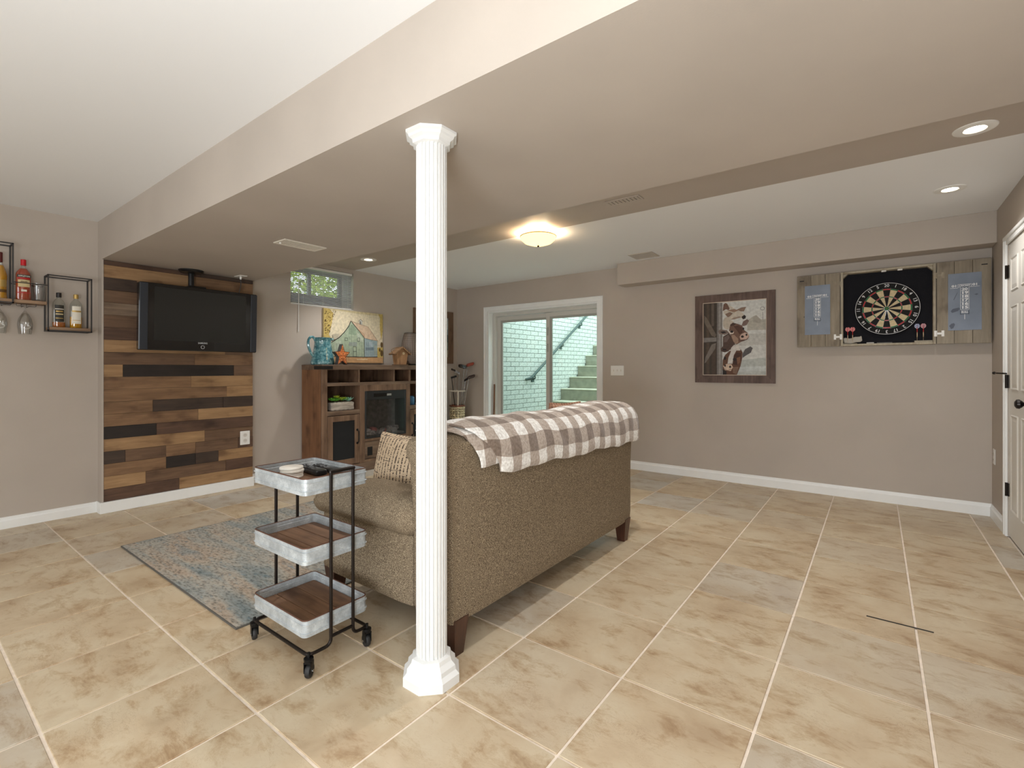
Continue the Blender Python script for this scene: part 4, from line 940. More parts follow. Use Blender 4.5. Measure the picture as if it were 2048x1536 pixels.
# --- barn canvas above the media cabinet
bc = thing('barn_canvas', 'unframed canvas painting of a pale green barn above the cabinet', 'picture', (XL, 3.535, 1.248))
part('stretcher', MB().box(XL + .001, XL + .030, 3.122, 3.952, 1.248, 1.876, bev=.002), mat('canvas_edge', (196, 176, 130), rough=.8), bc)
CRM, YEL, BRN, GRN, BLU, ROOF, INK, GRD = (208, 196, 168), (186, 162, 92), (92, 70, 36), (154, 168, 144), (142, 160, 162), (196, 172, 146), (52, 50, 46), (188, 148, 104)
lay = [(CRM, [(133, 180), (1450, 330), (1425, 1380), (125, 1380)]), ((196, 182, 144), [(133, 180), (1450, 330), (1448, 380), (900, 320), (400, 240), (250, 240), (134, 520)]), (YEL, [(133, 190), (250, 205), (330, 300), (300, 480), (270, 640), (230, 760), (280, 860), (240, 980), (128, 990)]), (YEL, [(1340, 330), (1450, 335), (1440, 700), (1400, 900), (1370, 600), (1380, 420)])]
rn = random.Random(4)
for k in range(90):
    t = rn.random(); x = 150 + rn.random() ** 1.5 * 240 * (1 - .6 * t); y = 215 + t * 520
    lay.append((BRN if rn.random() < .7 else (140, 116, 58), ell(x, y, rn.uniform(4, 16), rn.uniform(3, 9), 7, rn.uniform(0, 3))))
lay += [((176, 168, 148), [(300, 760), (430, 745), (450, 790), (400, 870), (310, 870)]), (GRD, [(128, 1235), (1428, 1235), (1425, 1380), (125, 1380)]), ((214, 190, 150), [(800, 1300), (1060, 1290), (1050, 1315), (820, 1320)]),
        (YEL, [(1290, 1050), (1430, 1040), (1427, 1260), (1290, 1260)]), (BRN, ell(1400, 990, 30, 60)), (BRN, ell(1395, 1170, 34, 70)), (BRN, ell(1350, 1100, 22, 40)),
        ((180, 178, 168), [(870, 470), (910, 435), (955, 470), (945, 555), (880, 555)]), (INK, stroke([(860, 475), (910, 432), (960, 480)], 8)), (INK, stroke([(900, 480), (905, 540)], 14)),
        (ROOF, [(690, 470), (940, 556), (1080, 600), (1180, 730), (1298, 905), (985, 850), (820, 620)]), ((178, 150, 122), [(820, 620), (1000, 760), (985, 850)]),
        (GRN, [(690, 480), (820, 640), (985, 835), (980, 1250), (262, 1250), (236, 978), (430, 838), (560, 690)]), ((134, 152, 128), [(645, 590), (700, 545), (755, 560), (800, 640), (800, 780), (640, 760)]), ((172, 182, 162), [(820, 700), (960, 850), (960, 930), (830, 900)]), ((140, 150, 140), [(640, 930), (820, 930), (820, 1020), (640, 1020)]), ((166, 178, 158), [(330, 930), (480, 900), (480, 1240), (330, 1240)]),
        (BLU, [(988, 845), (1290, 908), (1285, 1250), (985, 1252)]), ((164, 178, 182), [(1100, 930), (1180, 930), (1180, 1080), (1110, 1090)]), ((112, 130, 138), [(1010, 1050), (1200, 1040), (1200, 1110), (1010, 1110)]), ((158, 170, 160), [(1210, 1000), (1280, 1000), (1280, 1230), (1215, 1230)]),
        (INK, stroke([(690, 468), (640, 590), (540, 720), (430, 836), (228, 970)], 17)), (INK, stroke([(695, 470), (820, 625), (985, 838)], 10)), ((104, 92, 78), stroke([(985, 842), (1140, 880), (1300, 908)], 7)), ((120, 104, 88), stroke([(690, 472), (940, 556), (1080, 600), (1298, 905)], 6)), (INK, stroke([(986, 840), (982, 1252)], 12)), (INK, stroke([(262, 1246), (600, 1250), (985, 1256), (1288, 1250)], 12))]
for x0_, y0_, x1_, y1_ in ((830, 840, 880, 915), (555, 840, 610, 900), (730, 1030, 800, 1135), (730, 1135, 800, 1245)): lay += [((74, 82, 74), stroke(e_, 8)) for e_ in ([(x0_, y0_), (x1_, y0_)], [(x1_, y0_), (x1_, y1_)], [(x1_, y1_), (x0_, y1_)], [(x0_, y1_), (x0_, y0_)])]
for xx in (380, 440, 500, 640, 700, 860, 920): lay.append(((120, 134, 116), stroke([(xx, 960 if xx < 600 else 620 + abs(xx - 690) * 1.4), (xx, 1235)], 4)))
for xx in (1040, 1080, 1130, 1165, 1215, 1250): lay.append(((96, 110, 114), stroke([(xx, 930), (xx, 1235)], 4)))
art('painting', bc, lay, quadmap((133, 180), (1450, 330), (125, 1380), (1425, 1380)), (XL + .0305, 3.122, 1.248), (0, 1, 0), (0, 0, 1), (1, 0, 0), .83, .628)

# ================================================================== media cabinet with electric fireplace
KX0, KX1, KY0, KY1, KZ = -5.085, -4.69, 2.862, 4.548, 1.218
mc = thing('media_cabinet', 'rustic brown media cabinet with an electric fireplace insert', 'cabinet', (-4.89, 3.705, 0))
M_kv = wood('cabinet_wood_v', (104, 78, 60), (144, 114, 90), 'Z', scale=1.6, rough=.55)
M_kh = wood('cabinet_wood_h', (98, 76, 60), (136, 112, 92), 'Y', scale=1.6, rough=.55)
M_ks = wood('cabinet_side_wood', (116, 78, 50), (150, 106, 72), 'Z', scale=1.4, rough=.5)
M_iron = mat('black_iron', (24, 22, 22), rough=.5, metal=.3)
part('top', MB().box(KX0, KX1 + .008, KY0 - .004, KY1 + .004, KZ - .055, KZ, bev=.003), M_kh, mc)
part('side_panel', MB().box(KX0, KX1 - .022, KY0, KY0 + .022, .0, KZ - .055), M_ks, mc)
part('side_panel', MB().box(KX0, KX1 - .022, KY1 - .022, KY1, .0, KZ - .055), M_ks, mc)
part('back_panel', MB().box(KX0, KX0 + .012, KY0 + .022, KY1 - .022, .06, KZ - .055), M_kv, mc)
for a, b in ((KY0, KY0 + .066), (KY1 - .066, KY1)): part('stile', MB().box(KX1 - .022, KX1, a, b, 0, KZ - .055, bev=.002), M_kv, mc)
yl, yr = KY0 + .066, KY1 - .066; d1y, d2y = 3.335, 4.075
part('base_rail', MB().box(KX1 - .022, KX1 - .002, yl, yr, .0, .10, bev=.002), M_kh, mc)
part('shelf', MB().box(KX0 + .012, KX1 - .002, yl - .04, yr + .04, .985, 1.020, bev=.002), M_kh, mc)
for yy in (3.325, 3.825, 4.075): part('divider', MB().box(KX0 + .012, KX1 - .003, yy - .011, yy + .011, 1.020, KZ - .055, bev=.001), M_kv, mc)
for yy in (3.44, 3.94): part('grommet', MB().lathe([(.016, KX0 + .012), (.016, KX0 + .016), (.010, KX0 + .017)], 16, (0, yy, 1.115), 'X'), M_white, mc)
for yy in (d1y, d2y): part('divider', MB().box(KX0 + .012, KX1 - .024, yy - .011, yy + .011, .06, .985), M_kv, mc)
for a, b in ((yl, d1y), (d2y, yr)):
    part('cubby_shelf', MB().box(KX0 + .012, KX1 - .002, a - .02, b, .665, .712, bev=.002), M_kh, mc)
    fr = .062; q = MB(); z0, z1 = .108, .658
    for P in ((a + .004, a + .004 + fr, z0, z1), (b - .004 - fr, b - .004, z0, z1), (a + .004 + fr, b - .004 - fr, z1 - fr, z1), (a + .004 + fr, b - .004 - fr, z0, z0 + fr)): q.box(KX1 - .020, KX1, *P, bev=.002)
    dr = part('door', q, M_kv, mc)
    part('door_mesh', MB().box(KX1 - .014, KX1 - .010, a + .06, b - .06, z0 + .055, z1 - .055), mat('speaker_mesh', (26, 26, 27), rough=.9, bump=.3, bscale=500), dr)
    hy = b - .034 if a == yl else a + .034
    part('handle', MB().tube(bend([(KX1, hy, .34), (KX1 + .026, hy, .345), (KX1 + .026, hy, .475), (KX1, hy, .48)], .012, 4), .006, 8), M_iron, dr)
    q = MB(); q.lathe([(.014, KX1), (.013, KX1 + .005), (0, KX1 + .007)], 12, (0, hy, .335), 'X'); q.lathe([(.014, KX1), (.013, KX1 + .005), (0, KX1 + .007)], 12, (0, hy, .485), 'X'); part('handle_rose', q, M_iron, dr)
q = MB()
for P in ((d1y, 3.402, .10, .985), (4.010, d2y, .10, .985), (3.402, 4.010, .915, .985), (3.402, 4.010, .335, .365), (3.402, 4.010, .10, .13)): q.box(KX1 - .024, KX1 - .001, *P, bev=.002)
part('centre_surround', q, M_kv, mc)
fp = part('fireplace_insert', MB().box(KX1 - .20, KX1 - .19, 3.404, 4.008, .367, .913), mat('firebox_back', (92, 88, 84), rough=.9, var=.2, vscale=20), mc)
q = MB()
for P in ((3.404, 3.424, .367, .913), (3.988, 4.008, .367, .913), (3.424, 3.988, .81, .913), (3.424, 3.988, .367, .385)): q.box(KX1 - .19, KX1 + .003, *P, bev=.002)
part('insert_frame', q, mat('insert_black', (30, 30, 32), rough=.35), fp)
q = MB(); q.box(KX1 + .003, KX1 + .006, 3.52, 3.78, .845, .885, bev=.001); part('control_panel', q, mat('panel_black', (12, 12, 13), rough=.15), fp)
part('display', MB().box(KX1 + .0055, KX1 + .007, 3.71, 3.775, .852, .878), mat('display_grey', (150, 150, 146), rough=.3), fp)
part('glass', MB().box(KX1 - .006, KX1 - .003, 3.42, 3.99, .38, .815), glass('smoked_glass', (235, 235, 235), .03, .06), fp)
rn = random.Random(11)
for k in range(14):
    yy = 3.45 + k * .038 + rn.uniform(-.008, .008); r_ = rn.uniform(.026, .044)
    q = MB(); q.cushion((KX1 - .10 + rn.uniform(-.04, .04), yy, .385 + r_ * .8 + (.03 if k % 3 == 1 else 0)), (r_ * 2, r_ * 2, r_ * 1.5), r_ * .6, n=4, fn=lambda x, y, z, u, v, w: (x + rn.uniform(-.005, .005), y + rn.uniform(-.005, .005), z + rn.uniform(-.004, .004)))
    part('ember_rock', q, mat('ember_red', (168, 96, 92), rough=.6) if k in (4, 8) else mat('ember_grey', (132, 122, 116), rough=.8, var=.3, vscale=40), fp)
part('ember_bed', MB().box(KX1 - .19, KX1 - .01, 3.424, 3.988, .385, .40), mat('ash', (70, 66, 62), rough=1, var=.3, vscale=60), fp)
dw = part('drawer', MB().box(KX1 - .020, KX1, 3.404, 4.008, .135, .330, bev=.003), M_kh, mc)
for a in (3.435, 3.905): part('drawer_plate', MB().box(KX1, KX1 + .003, a, a + .07, .17, .27, bev=.001), M_iron, dw)
part('drawer_pull', MB().tube(bend([(KX1, 3.66, .305), (KX1 + .024, 3.665, .30), (KX1 + .024, 3.755, .30), (KX1, 3.76, .305)], .01, 4), .006, 8), M_iron, dw)
q = MB(); q.box(KX1 + .0082, KX1 + .011, KY0 - .006, KY0 + .125, KZ - .05, KZ - .014, bev=.001); q.box(KX1 - .14, KX1 + .011, KY0 - .007, KY0 - .0045, KZ - .05, KZ - .014, bev=.001); part('corner_strap', q, M_iron, mc)

# things on and in the cabinet
def teal():
    m, N, L, b = nt('teal_glaze'); b.inputs['Roughness'].default_value = .12; b.inputs['Coat Weight'].default_value = .6
    tc = N.new('ShaderNodeTexCoord'); n = N.new('ShaderNodeTexNoise'); n.inputs['Scale'].default_value = 26; n.inputs['Detail'].default_value = 6; n.inputs['Roughness'].default_value = .7; L.new(tc.outputs['Object'], n.inputs['Vector'])
    r = ramp(N, [(.34, (38, 74, 86)), (.46, (72, 128, 138)), (.56, (110, 160, 166)), (.68, (176, 204, 204))]); L.new(n.outputs['Fac'], r.inputs[0]); L.new(r.outputs[0], b.inputs['Base Color']); return m
M_teal = teal()
pt_ = thing('ceramic_pitcher', 'speckled teal glazed ceramic pitcher on the media cabinet', 'pitcher', (-4.905, 3.005, KZ))
q = MB(); q.lathe([(0, 0), (.118, 0), (.128, .012), (.128, .030), (.120, .060), (.108, .12), (.096, .18), (.088, .24), (.090, .275), (.098, .298), (.094, .300), (.084, .276), (.080, .24), (.088, .18), (.10, .10), (.11, .03), (0, .02)], 40, cap=False)
part('body', q, M_teal, pt_, local=True)
q = MB(); P = [(.0, -.088, .262), (.0, -.115, .300), (.0, -.150, .296), (0, -.172, .255), (0, -.168, .195), (0, -.145, .135), (0, -.118, .100), (0, -.100, .085)]
Q = [Vector(p) for p in P]; Q2 = []
def crom(p0, p1, p2, p3, t): return .5 * ((2 * p1) + (p2 - p0) * t + (2 * p0 - 5 * p1 + 4 * p2 - p3) * t * t + (3 * p1 - p0 - 3 * p2 + p3) * t ** 3)
for i_ in range(len(Q) - 1): Q2 += [crom(Q[max(0, i_ - 1)], Q[i_], Q[i_ + 1], Q[min(len(Q) - 1, i_ + 2)], t_ / 4) for t_ in range(4)]
q.tube(Q2 + [Q[-1]], .0135, 10); part('handle', q, M_teal, pt_, local=True)
q = MB(); q.cushion((.0, .095, .285), (.06, .05, .03), .012, n=6); part('spout', q, M_teal, pt_, local=True)
# marquee star
sr_ = thing('metal_star', 'rust orange five pointed star box on the media cabinet', 'ornament', (-4.755, 3.155, KZ), R(16))
P = []
for k in range(10):
    a = pi / 2 + 2 * pi * k / 10; r_ = .128 if k % 2 == 0 else .058; P.append((r_ * cos(a), .1035 + r_ * sin(a)))
M_star = mat('star_rust', (196, 110, 58), rough=.55, var=.25, vscale=40); M_stars = mat('star_side', (92, 88, 86), rough=.5, metal=.4, var=.2, vscale=20)
q = MB(); n_ = len(P); vs = [(-.045, a, b) for a, b in P] + [(.0, a, b) for a, b in P]; q.mesh(vs, [(i, (i + 1) % n_, n_ + (i + 1) % n_, n_ + i) for i in range(n_)] + [tuple(reversed(range(n_)))]); part('side', q, M_stars, sr_, local=True)
q = MB(); q.mesh([(-.004, a, b) for a, b in P] + [(.004, 0, .1035)], [(i, (i + 1) % n_, n_) for i in range(n_)]); part('face', q, M_star, sr_, local=True)
q = MB()
for k in range(5):
    a = pi / 2 + 2 * pi * k / 5
    for r_, off in ((.03, 0), (.055, -.012), (.055, .012), (.078, 0), (.098, 0)):
        yy, zz = r_ * cos(a) - off * sin(a), .1035 + r_ * sin(a) + off * cos(a); q = MB(); q.lathe([(.005, 0.0), (.004, .005), (0, .006)], 8, (.002, yy, zz), 'X')
        part('bulb_stud', q, mat('stud_tan', (222, 168, 110), rough=.4), sr_, local=True)
# birdhouse
bh = thing('wooden_birdhouse', 'small weathered wooden birdhouse beside the lamp on the cabinet', 'birdhouse', (-4.80, 4.005, KZ), R(-12))
M_bh = wood('birdhouse_wood', (138, 100, 66), (182, 142, 102), 'Z', scale=2.2, rough=.7)
q = MB(); q.prism([(-.060, .010), (.060, .010), (.080, .150), (0, .215), (-.080, .150)], -.055, .055, 'YZ'); part('box', q, M_bh, bh, local=True)
for sg in (-1, 1):
    q = MB(); q.prism([(0, .232), (sg * .118, .142), (sg * .112, .130), (0, .215)], -.08, .08, 'YZ'); part('roof_board', q, wood('birdhouse_roof', (112, 82, 56), (158, 124, 90), 'X'), bh, local=True)
part('floor_board', MB().box(-.07, .075, -.075, .075, 0, .011, bev=.002), wood('birdhouse_base', (84, 62, 44), (116, 90, 66), 'X'), bh, local=True)
part('entry_hole', MB().lathe([(.017, .0552), (.017, .0565), (0, .0565)], 18, (0, .02, .150), 'X'), mat('hole_light', (196, 176, 140), rough=.8), bh, local=True)
part('twig_loop', MB().tube([(0, -.02 - .10 * sin(pi * k / 10), .18 + .045 * cos(pi * k / 10)) for k in range(11)], .004, 6), wood('twig', (110, 84, 60), (140, 110, 80), 'Y'), bh, local=True)
# lamp with punched metal shade
lp = thing('lantern_lamp', 'dark punched metal shade lamp beside the column', 'lamp', (-4.93, 4.30, KZ))
part('foot', MB().lathe([(.085, 0), (.085, .012), (.075, .018), (0, .018)], 28), M_iron, lp, local=True)
def perf():
    m, N, L, b = nt('punched_metal'); b.inputs['Roughness'].default_value = .5; tc = N.new('ShaderNodeTexCoord'); at = N.new('ShaderNodeAttribute'); at.attribute_name = 'wrap'
    c = N.new('ShaderNodeTexChecker'); c.inputs['Scale'].default_value = 1.0; L.new(at.outputs['Vector'], c.inputs['Vector']); c.inputs['Color1'].default_value = lin((62, 52, 48)); c.inputs['Color2'].default_value = lin((150, 134, 120)); L.new(c.outputs['Color'], b.inputs['Base Color']); return m
M_perf = perf()
q = MB(); NN, VV = 40, 16; vs, at_ = [], []
for j in range(VV + 1):
    f = j / VV; r_ = .096 + .036 * sin(pi * min(1, f * .96)) - .006 * f
    for k in range(NN): a = 2 * pi * k / NN; vs.append((r_ * cos(a), r_ * sin(a), .02 + f * .40)); at_.append((k / NN * 34 + j / VV * 30, k / NN * 34 - j / VV * 30 + 200, .5))
q.mesh(vs, [(j * NN + k, j * NN + (k + 1) % NN, (j + 1) * NN + (k + 1) % NN, (j + 1) * NN + k) for j in range(VV) for k in range(NN)], True)
o = part('shade', q, M_perf, lp, local=True); A = o.data.attributes.new('wrap', 'FLOAT_VECTOR', 'POINT')
for k, v in enumerate(at_): A.data[k].vector = v
q = MB(); q.lathe([(.0895, .415), (.0905, .418), (.0905, .428), (.0865, .428), (.0865, .415)], 36, cap=False); part('top_rim', q, M_iron, lp, local=True)
# succulent trough
sp_ = thing('succulent_planter', 'grey stone trough of green succulents in the cabinet cubby', 'planter', (-4.765, 3.135, .712))
q = MB(); q.cushion((0, 0, .048), (.095, .29, .092), .014, n=10, fn=lambda x, y, z, u, v, w: (x + .003 * sin(v * 23 + w * 5), y, z + .003 * sin(v * 17))); part('trough', q, mat('trough_stone', (176, 166, 154), rough=.9, var=.18, vscale=18, bump=.8, bscale=40, stretch=(1, .3, 1.6)), sp_, local=True)
rn = random.Random(6)
def rosette(c, r_, mm, nl, nm):
    q = MB()
    for k in range(nl):
        a = k * 2.4; ly = k / nl; rr = r_ * (1 - .55 * ly); el_ = .45 + .95 * ly
        d = Vector((cos(a) * cos(el_), sin(a) * cos(el_), sin(el_))); s = Vector((-sin(a), cos(a), 0)); n = d.cross(s)
        b0 = Vector(c); tip = b0 + d * rr; mid_ = b0 + d * rr * .6
        q.mesh([b0, mid_ + s * rr * .24, tip, mid_ - s * rr * .24, mid_ - n * rr * .12, mid_ + n * rr * .08], [(0, 1, 4), (0, 4, 3), (1, 2, 4), (4, 2, 3), (0, 5, 1), (0, 3, 5), (1, 5, 2), (5, 3, 2)])
    part(nm, q, mm, sp_, local=True, recalc=False)
G1, G2, G3 = mat('succ_green', (82, 150, 44), rough=.5, var=.2, vscale=30), mat('succ_yellow', (176, 190, 60), rough=.5, var=.2, vscale=30), mat('succ_mint', (132, 178, 160), rough=.5, var=.15, vscale=30)
for i in range(5): rosette((rn.uniform(-.01, .03), -.12 + i * .045, .098 + rn.uniform(0, .012)), .068, G1, 16, 'succulent')
for i in range(3): rosette((rn.uniform(-.01, .02), -.05 + i * .04, .116 + (.02 if i == 0 else 0)), .058, G2, 14, 'succulent')
rosette((.015, .085, .098), .085, G3, 20, 'succulent'); rosette((-.02, .05, .105), .072, G3, 18, 'succulent')
jr = tag(part('blue_jar', MB().lathe([(0, 0), (.045, 0), (.052, .012), (.052, .085), (.044, .10), (.040, .102), (.040, .112), (.034, .112), (.034, .09), (0, .09)], 24), mat('jar_blue', (62, 112, 150), rough=.25), None, local=True), 'small blue jar in the right cubby beside the column', 'jar')
jr.location = (-4.79, 4.17, .7125)

# ================================================================== golf club basket
gb = thing('club_basket', 'woven cream basket with a raised rim holding golf clubs', 'basket', (-4.84, 5.085, 0))
M_wk = mat('wicker', (190, 178, 146), rough=.8, var=.25, vscale=30); M_wkd = mat('wicker_dark', (112, 84, 58), rough=.8, var=.2, vscale=30)
q = MB(); q.lathe([(.085, .004), (.100, .64), (.094, .64), (.08, .01), (0, .01)], 28, cap=False); part('liner', q, M_wkd, gb, local=True)
NR, NW = 18, 14; wm = None
for j in range(NR):
    z_ = .02 + j * .034; r_ = .090 + .016 * z_ / .62
    q = MB(); pts = []
    for k in range(NW * 4):
        a = 2 * pi * k / (NW * 4) ; pts.append(((r_ + .005 * cos(a * NW + (pi if j % 2 else 0))) * cos(a), (r_ + .005 * cos(a * NW + (pi if j % 2 else 0))) * sin(a), z_ + .015))
    vs = [(x * s_ , y * s_, z_ + dz) for (x, y, z_0) in pts for s_, dz in ((1.0, .002), (1.035, .004), (1.035, .027), (1.0, .029))]
    n4 = len(pts); q.mesh(vs, [(4 * k + e, 4 * ((k + 1) % n4) + e, 4 * ((k + 1) % n4) + (e + 1) % 4, 4 * k + (e + 1) % 4) for k in range(n4) for e in range(4)])
    part('weave_band', q, M_wk, gb, local=True)
for k in range(NW):
    a = 2 * pi * (k + .5) / NW; q = MB(); q.tube([(.089 * cos(a), .089 * sin(a), .01), (.101 * cos(a), .101 * sin(a), .64)], .0065, 5); part('stake', q, M_wk, gb, local=True)
q = MB(); q.tube([(.104 * cos(2 * pi * k / 28), .104 * sin(2 * pi * k / 28), .642) for k in range(28)], .012, 8, closed=True); part('rim', q, mat('rim_brown', (116, 70, 50), rough=.7, var=.2, vscale=30), gb, local=True)
q = MB(); q.tube([(.112 * cos(2 * pi * k / 28), .112 * sin(2 * pi * k / 28), .855) for k in range(28)], .010, 8, closed=True); part('upper_ring', q, mat('ring_cream', (196, 184, 168), rough=.7), gb, local=True)
for a in (R(200), R(320), R(80)):
    q = MB(); q.tube([(.10 * cos(a), .10 * sin(a), .63), (.11 * cos(a), .11 * sin(a), .86)], .012, 6); part('ring_post', q, MATS['ring_cream'], gb, local=True)
M_shaft = mat('steel_shaft', (192, 192, 192), rough=.22, metal=.9)
def club(label, top, bot, kind, ang, col):
    t = thing('golf_club', label, 'golf club', (-4.84, 5.085, .02), group='golf clubs in the basket')
    top, bot = Vector(top), Vector(bot); d = (top - bot).normalized(); q = MB()
    q.tube([bot, top], [.0065, .0052], 8); part('shaft', q, M_shaft if kind != 'dark' else M_iron, t, local=True)
    part('grip', MB().tube([bot, bot + d * .25], .011, 8), M_rubber, t, local=True)
    h = Vector((cos(ang) * .8, sin(ang), .25)).normalized(); up = d; s = h.cross(up).normalized()
    M = Matrix(((h.x, s.x, up.x, top.x), (h.y, s.y, up.y, top.y), (h.z, s.z, up.z, top.z), (0, 0, 0, 1))); q = MB(); q.M = M
    if kind == 'wood': q.cushion((.035, 0, .008), (.115, .085, .052), .024, n=6)
    elif kind == 'iron': q.mesh([(-.008, -.006, -.01), (.07, -.006, .0), (.085, -.006, .045), (-.008, -.006, .02), (-.008, .008, -.01), (.07, .008, .0), (.085, .002, .045), (-.008, .008, .02)], [(0, 1, 2, 3), (7, 6, 5, 4), (0, 4, 5, 1), (1, 5, 6, 2), (2, 6, 7, 3), (3, 7, 4, 0)])
    else: q.box(-.012, .075, -.011, .011, -.004, .022, bev=.004)
    part('club_head', q, col, t, local=True)
Cb, Cr = mat('head_black', (26, 20, 19), rough=.2, coat=.5), mat('head_red', (150, 56, 36), rough=.3, coat=.5)
club('golf club with a red brown head, topmost in the basket', (.06, .16, 1.20), (.02, -.03, .0), 'wood', R(60), Cr)
club('golf club with a large black wood head beside the red one', (.05, .10, 1.17), (.0, -.03, .0), 'wood', R(-110), Cb)
club('golf club with a dark brown wood head, lower right in the basket', (.10, .14, 1.02), (-.01, .0, .0), 'wood', R(40), mat('head_brown', (48, 28, 22), rough=.25, coat=.4))
club('golf club with a steel iron head at the basket back', (-.02, .07, 1.08), (.02, -.02, .0), 'iron', R(200), M_chrome)
club('golf club with a thin steel shaft and small round top', (-.01, -.04, 1.12), (.0, .01, .0), 'putter', R(-80), Cb)
club('dark shafted golf putter leaning left in the basket', (.02, -.13, 1.02), (.02, .03, .0), 'dark', R(60), M_iron)
club('golf club with a silver shaft leaning right in the basket', (.04, .12, .98), (.02, -.01, .0), 'iron', R(20), Cb)

# ================================================================== dartboard cabinet
dc = thing('dartboard_cabinet', 'grey wooden dartboard cabinet with both doors open', 'dartboard', (.06, YF, 1.38))
M_dw = wood('dart_wood', (134, 124, 108), (164, 152, 134), 'Z', scale=2.6, rough=.7)
M_dwl = wood('dart_frame', (168, 158, 138), (190, 180, 160), 'Z', scale=2.6, rough=.7)
AX0, AX1, AZ0, AZ1 = -.262, .388, 1.378, 2.045
yd = YF - .085
part('back', MB().box(AX0, AX1, YF - .012, YF - .001, AZ0, AZ1), mat('dart_felt', (20, 20, 26), rough=1, bump=.4, bscale=300, var=.2, vscale=160), dc)
for P in ((AX0, AX0 + .018, AZ0, AZ1), (AX1 - .018, AX1, AZ0, AZ1), (AX0 + .018, AX1 - .018, AZ1 - .018, AZ1), (AX0 + .018, AX1 - .018, AZ0, AZ0 + .018)):
    part('case_side', MB().box(P[0], P[1], yd, YF - .012, P[2], P[3], bev=.002), M_dwl, dc)
for sg, cx_ in ((1, AX0 + .018), (-1, AX1 - .018)):
    q = MB(); q.prism([(cx_, AZ1 - .018), (cx_ + sg * .035, AZ1 - .018), (cx_, AZ1 - .053)], yd + .02, YF - .012, 'XZ'); part('corner_block', q, M_dwl, dc)
for a in (-.01, .10): part('catch', MB().box(a + .04, a + .075, yd + .002, yd + .03, AZ1 - .03, AZ1 - .018, bev=.003), M_white, dc)
M_score = mat('score_slate', (124, 134, 150), rough=.45, var=.08, vscale=5); M_chalk = mat('chalk_print', (236, 236, 238), rough=.6); M_smudge = mat('chalk_smudge', (92, 98, 112), rough=.7)
def dart_door(x0, x1, hinge_x, sx0, sx1, sz0, sz1, smudge):
    y1_ = yd + .022; n = 3; w = (x1 - x0) / n; root = None
    root = part('door', MB().box(x0 + .002, x1 - .002, y1_ - .004, y1_, AZ0 + .004, AZ1 - .004), M_dw, dc)
    for k in range(n): part('board', MB().box(x0 + k * w + .0012, x0 + (k + 1) * w - .0012, yd, y1_ - .004, AZ0, AZ1, bev=.0015), M_dw, root)
    sb_ = part('scoreboard', MB().box(sx0, sx1, yd - .003, yd, sz0, sz1), M_score, root)
    q = MB(); W2, H2 = sx1 - sx0, sz1 - sz0; cx_ = (sx0 + sx1) / 2; yy = yd - .0034
    tx = lambda s_, fx, fz, size, wd=None, bd=.0006: text_mb(q, s_, size, (cx_ + fx * W2, yy, sz1 - fz * H2), (1, 0, 0), (0, 0, 1), bd, wd)
    def rect(fx0, fx1, fz0, fz1, t=.0022):
        for a in ((fx0, fx1, fz0, fz0, 'h'), (fx0, fx1, fz1, fz1, 'h'), (fx0, fx0, fz0, fz1, 'v'), (fx1, fx1, fz0, fz1, 'v')):
            xa, xb, za, zb_ = cx_ + a[0] * W2, cx_ + a[1] * W2, sz1 - a[2] * H2, sz1 - a[3] * H2
            q.box(xa - t / 2, xb + t / 2, yy - .0002, yy, min(za, zb_) - t / 2, max(za, zb_) + t / 2)
    rect(-.20, .20, .195, .245); tx('CRICKET', 0, .221, .020, .066); tx('01', -.31, .222, .024, .028, .001); tx('01', .31, .212, .024, .028, .001)
    q.box(cx_ - .44 * W2, cx_ - .2 * W2, yy - .0002, yy, sz1 - .2585 * H2, sz1 - .253 * H2); q.box(cx_ + .2 * W2, cx_ + .44 * W2, yy - .0002, yy, sz1 - .2485 * H2, sz1 - .243 * H2)
    rect(-.125, .125, .245, .72)
    for k, s_ in enumerate(('20', '19', '18', '17', '16', '15')):
        tx(s_, 0, .282 + k * .0645, .030, .036, .0012)
        if k: q.box(cx_ - .125 * W2, cx_ + .125 * W2, yy - .0002, yy, sz1 - (.250 + k * .0645) * H2 - .0006, sz1 - (.250 + k * .0645) * H2 + .0006)
    rect(-.125, .125, .645, .72); tx('BULL', 0, .684, .022, .040); q.box(cx_ - .0015, cx_ + .0015, yy - .0002, yy, sz1 - .81 * H2, sz1 - .72 * H2)
    part('score_print', q, M_chalk, sb_, recalc=False)
    if smudge:
        def f(P):
            q = MB(); q.face([(sx0 + a * W2, yy, sz1 - b * H2) for a, b in P]); part('chalk_smudge', q, M_smudge, sb_, recalc=False)
        f([(.16, .46), (.28, .33), (.29, .34), (.18, .465)]); f([(.08, .66), (.14, .62), (.33, .60), (.36, .625), (.30, .66), (.12, .69)]); f([(.03, .92), (.10, .88), (.18, .87), (.21, .90), (.16, .96), (.09, .975), (.06, .94)]); f([(.78, .385), (.86, .37), (.9, .385), (.85, .40)])
    for hz in (AZ0 + .085, AZ1 - .105):
        q = MB(); sg = 1 if hinge_x == x1 else -1
        q.box(hinge_x - .0302 if sg > 0 else hinge_x + .004, hinge_x - .004 if sg > 0 else hinge_x + .0302, yd - .002, yd, hz - .008, hz + .008); q.box(hinge_x + (-.047 if sg > 0 else .030), hinge_x + (-.030 if sg > 0 else .047), yd - .002, yd, hz - .024, hz + .024)
        q.box(hinge_x + (.001 if sg > 0 else -.015), hinge_x + (.015 if sg > 0 else -.001), yd - .002, yd, hz - .024, hz + .024); q.lathe([(.004, hz - .024), (.004, hz + .024)], 8, (hinge_x, yd - .002, 0))
        part('hinge', q, M_white if hz < 1.6 else M_dwl, root)
    hx = x0 + .04 if sg > 0 else x1 - .04; q = MB(); q.box(hx - .018, hx + .018, yd - .002, yd, AZ1 - .052, AZ1 - .044); part('handle_slot', q, M_iron, root)
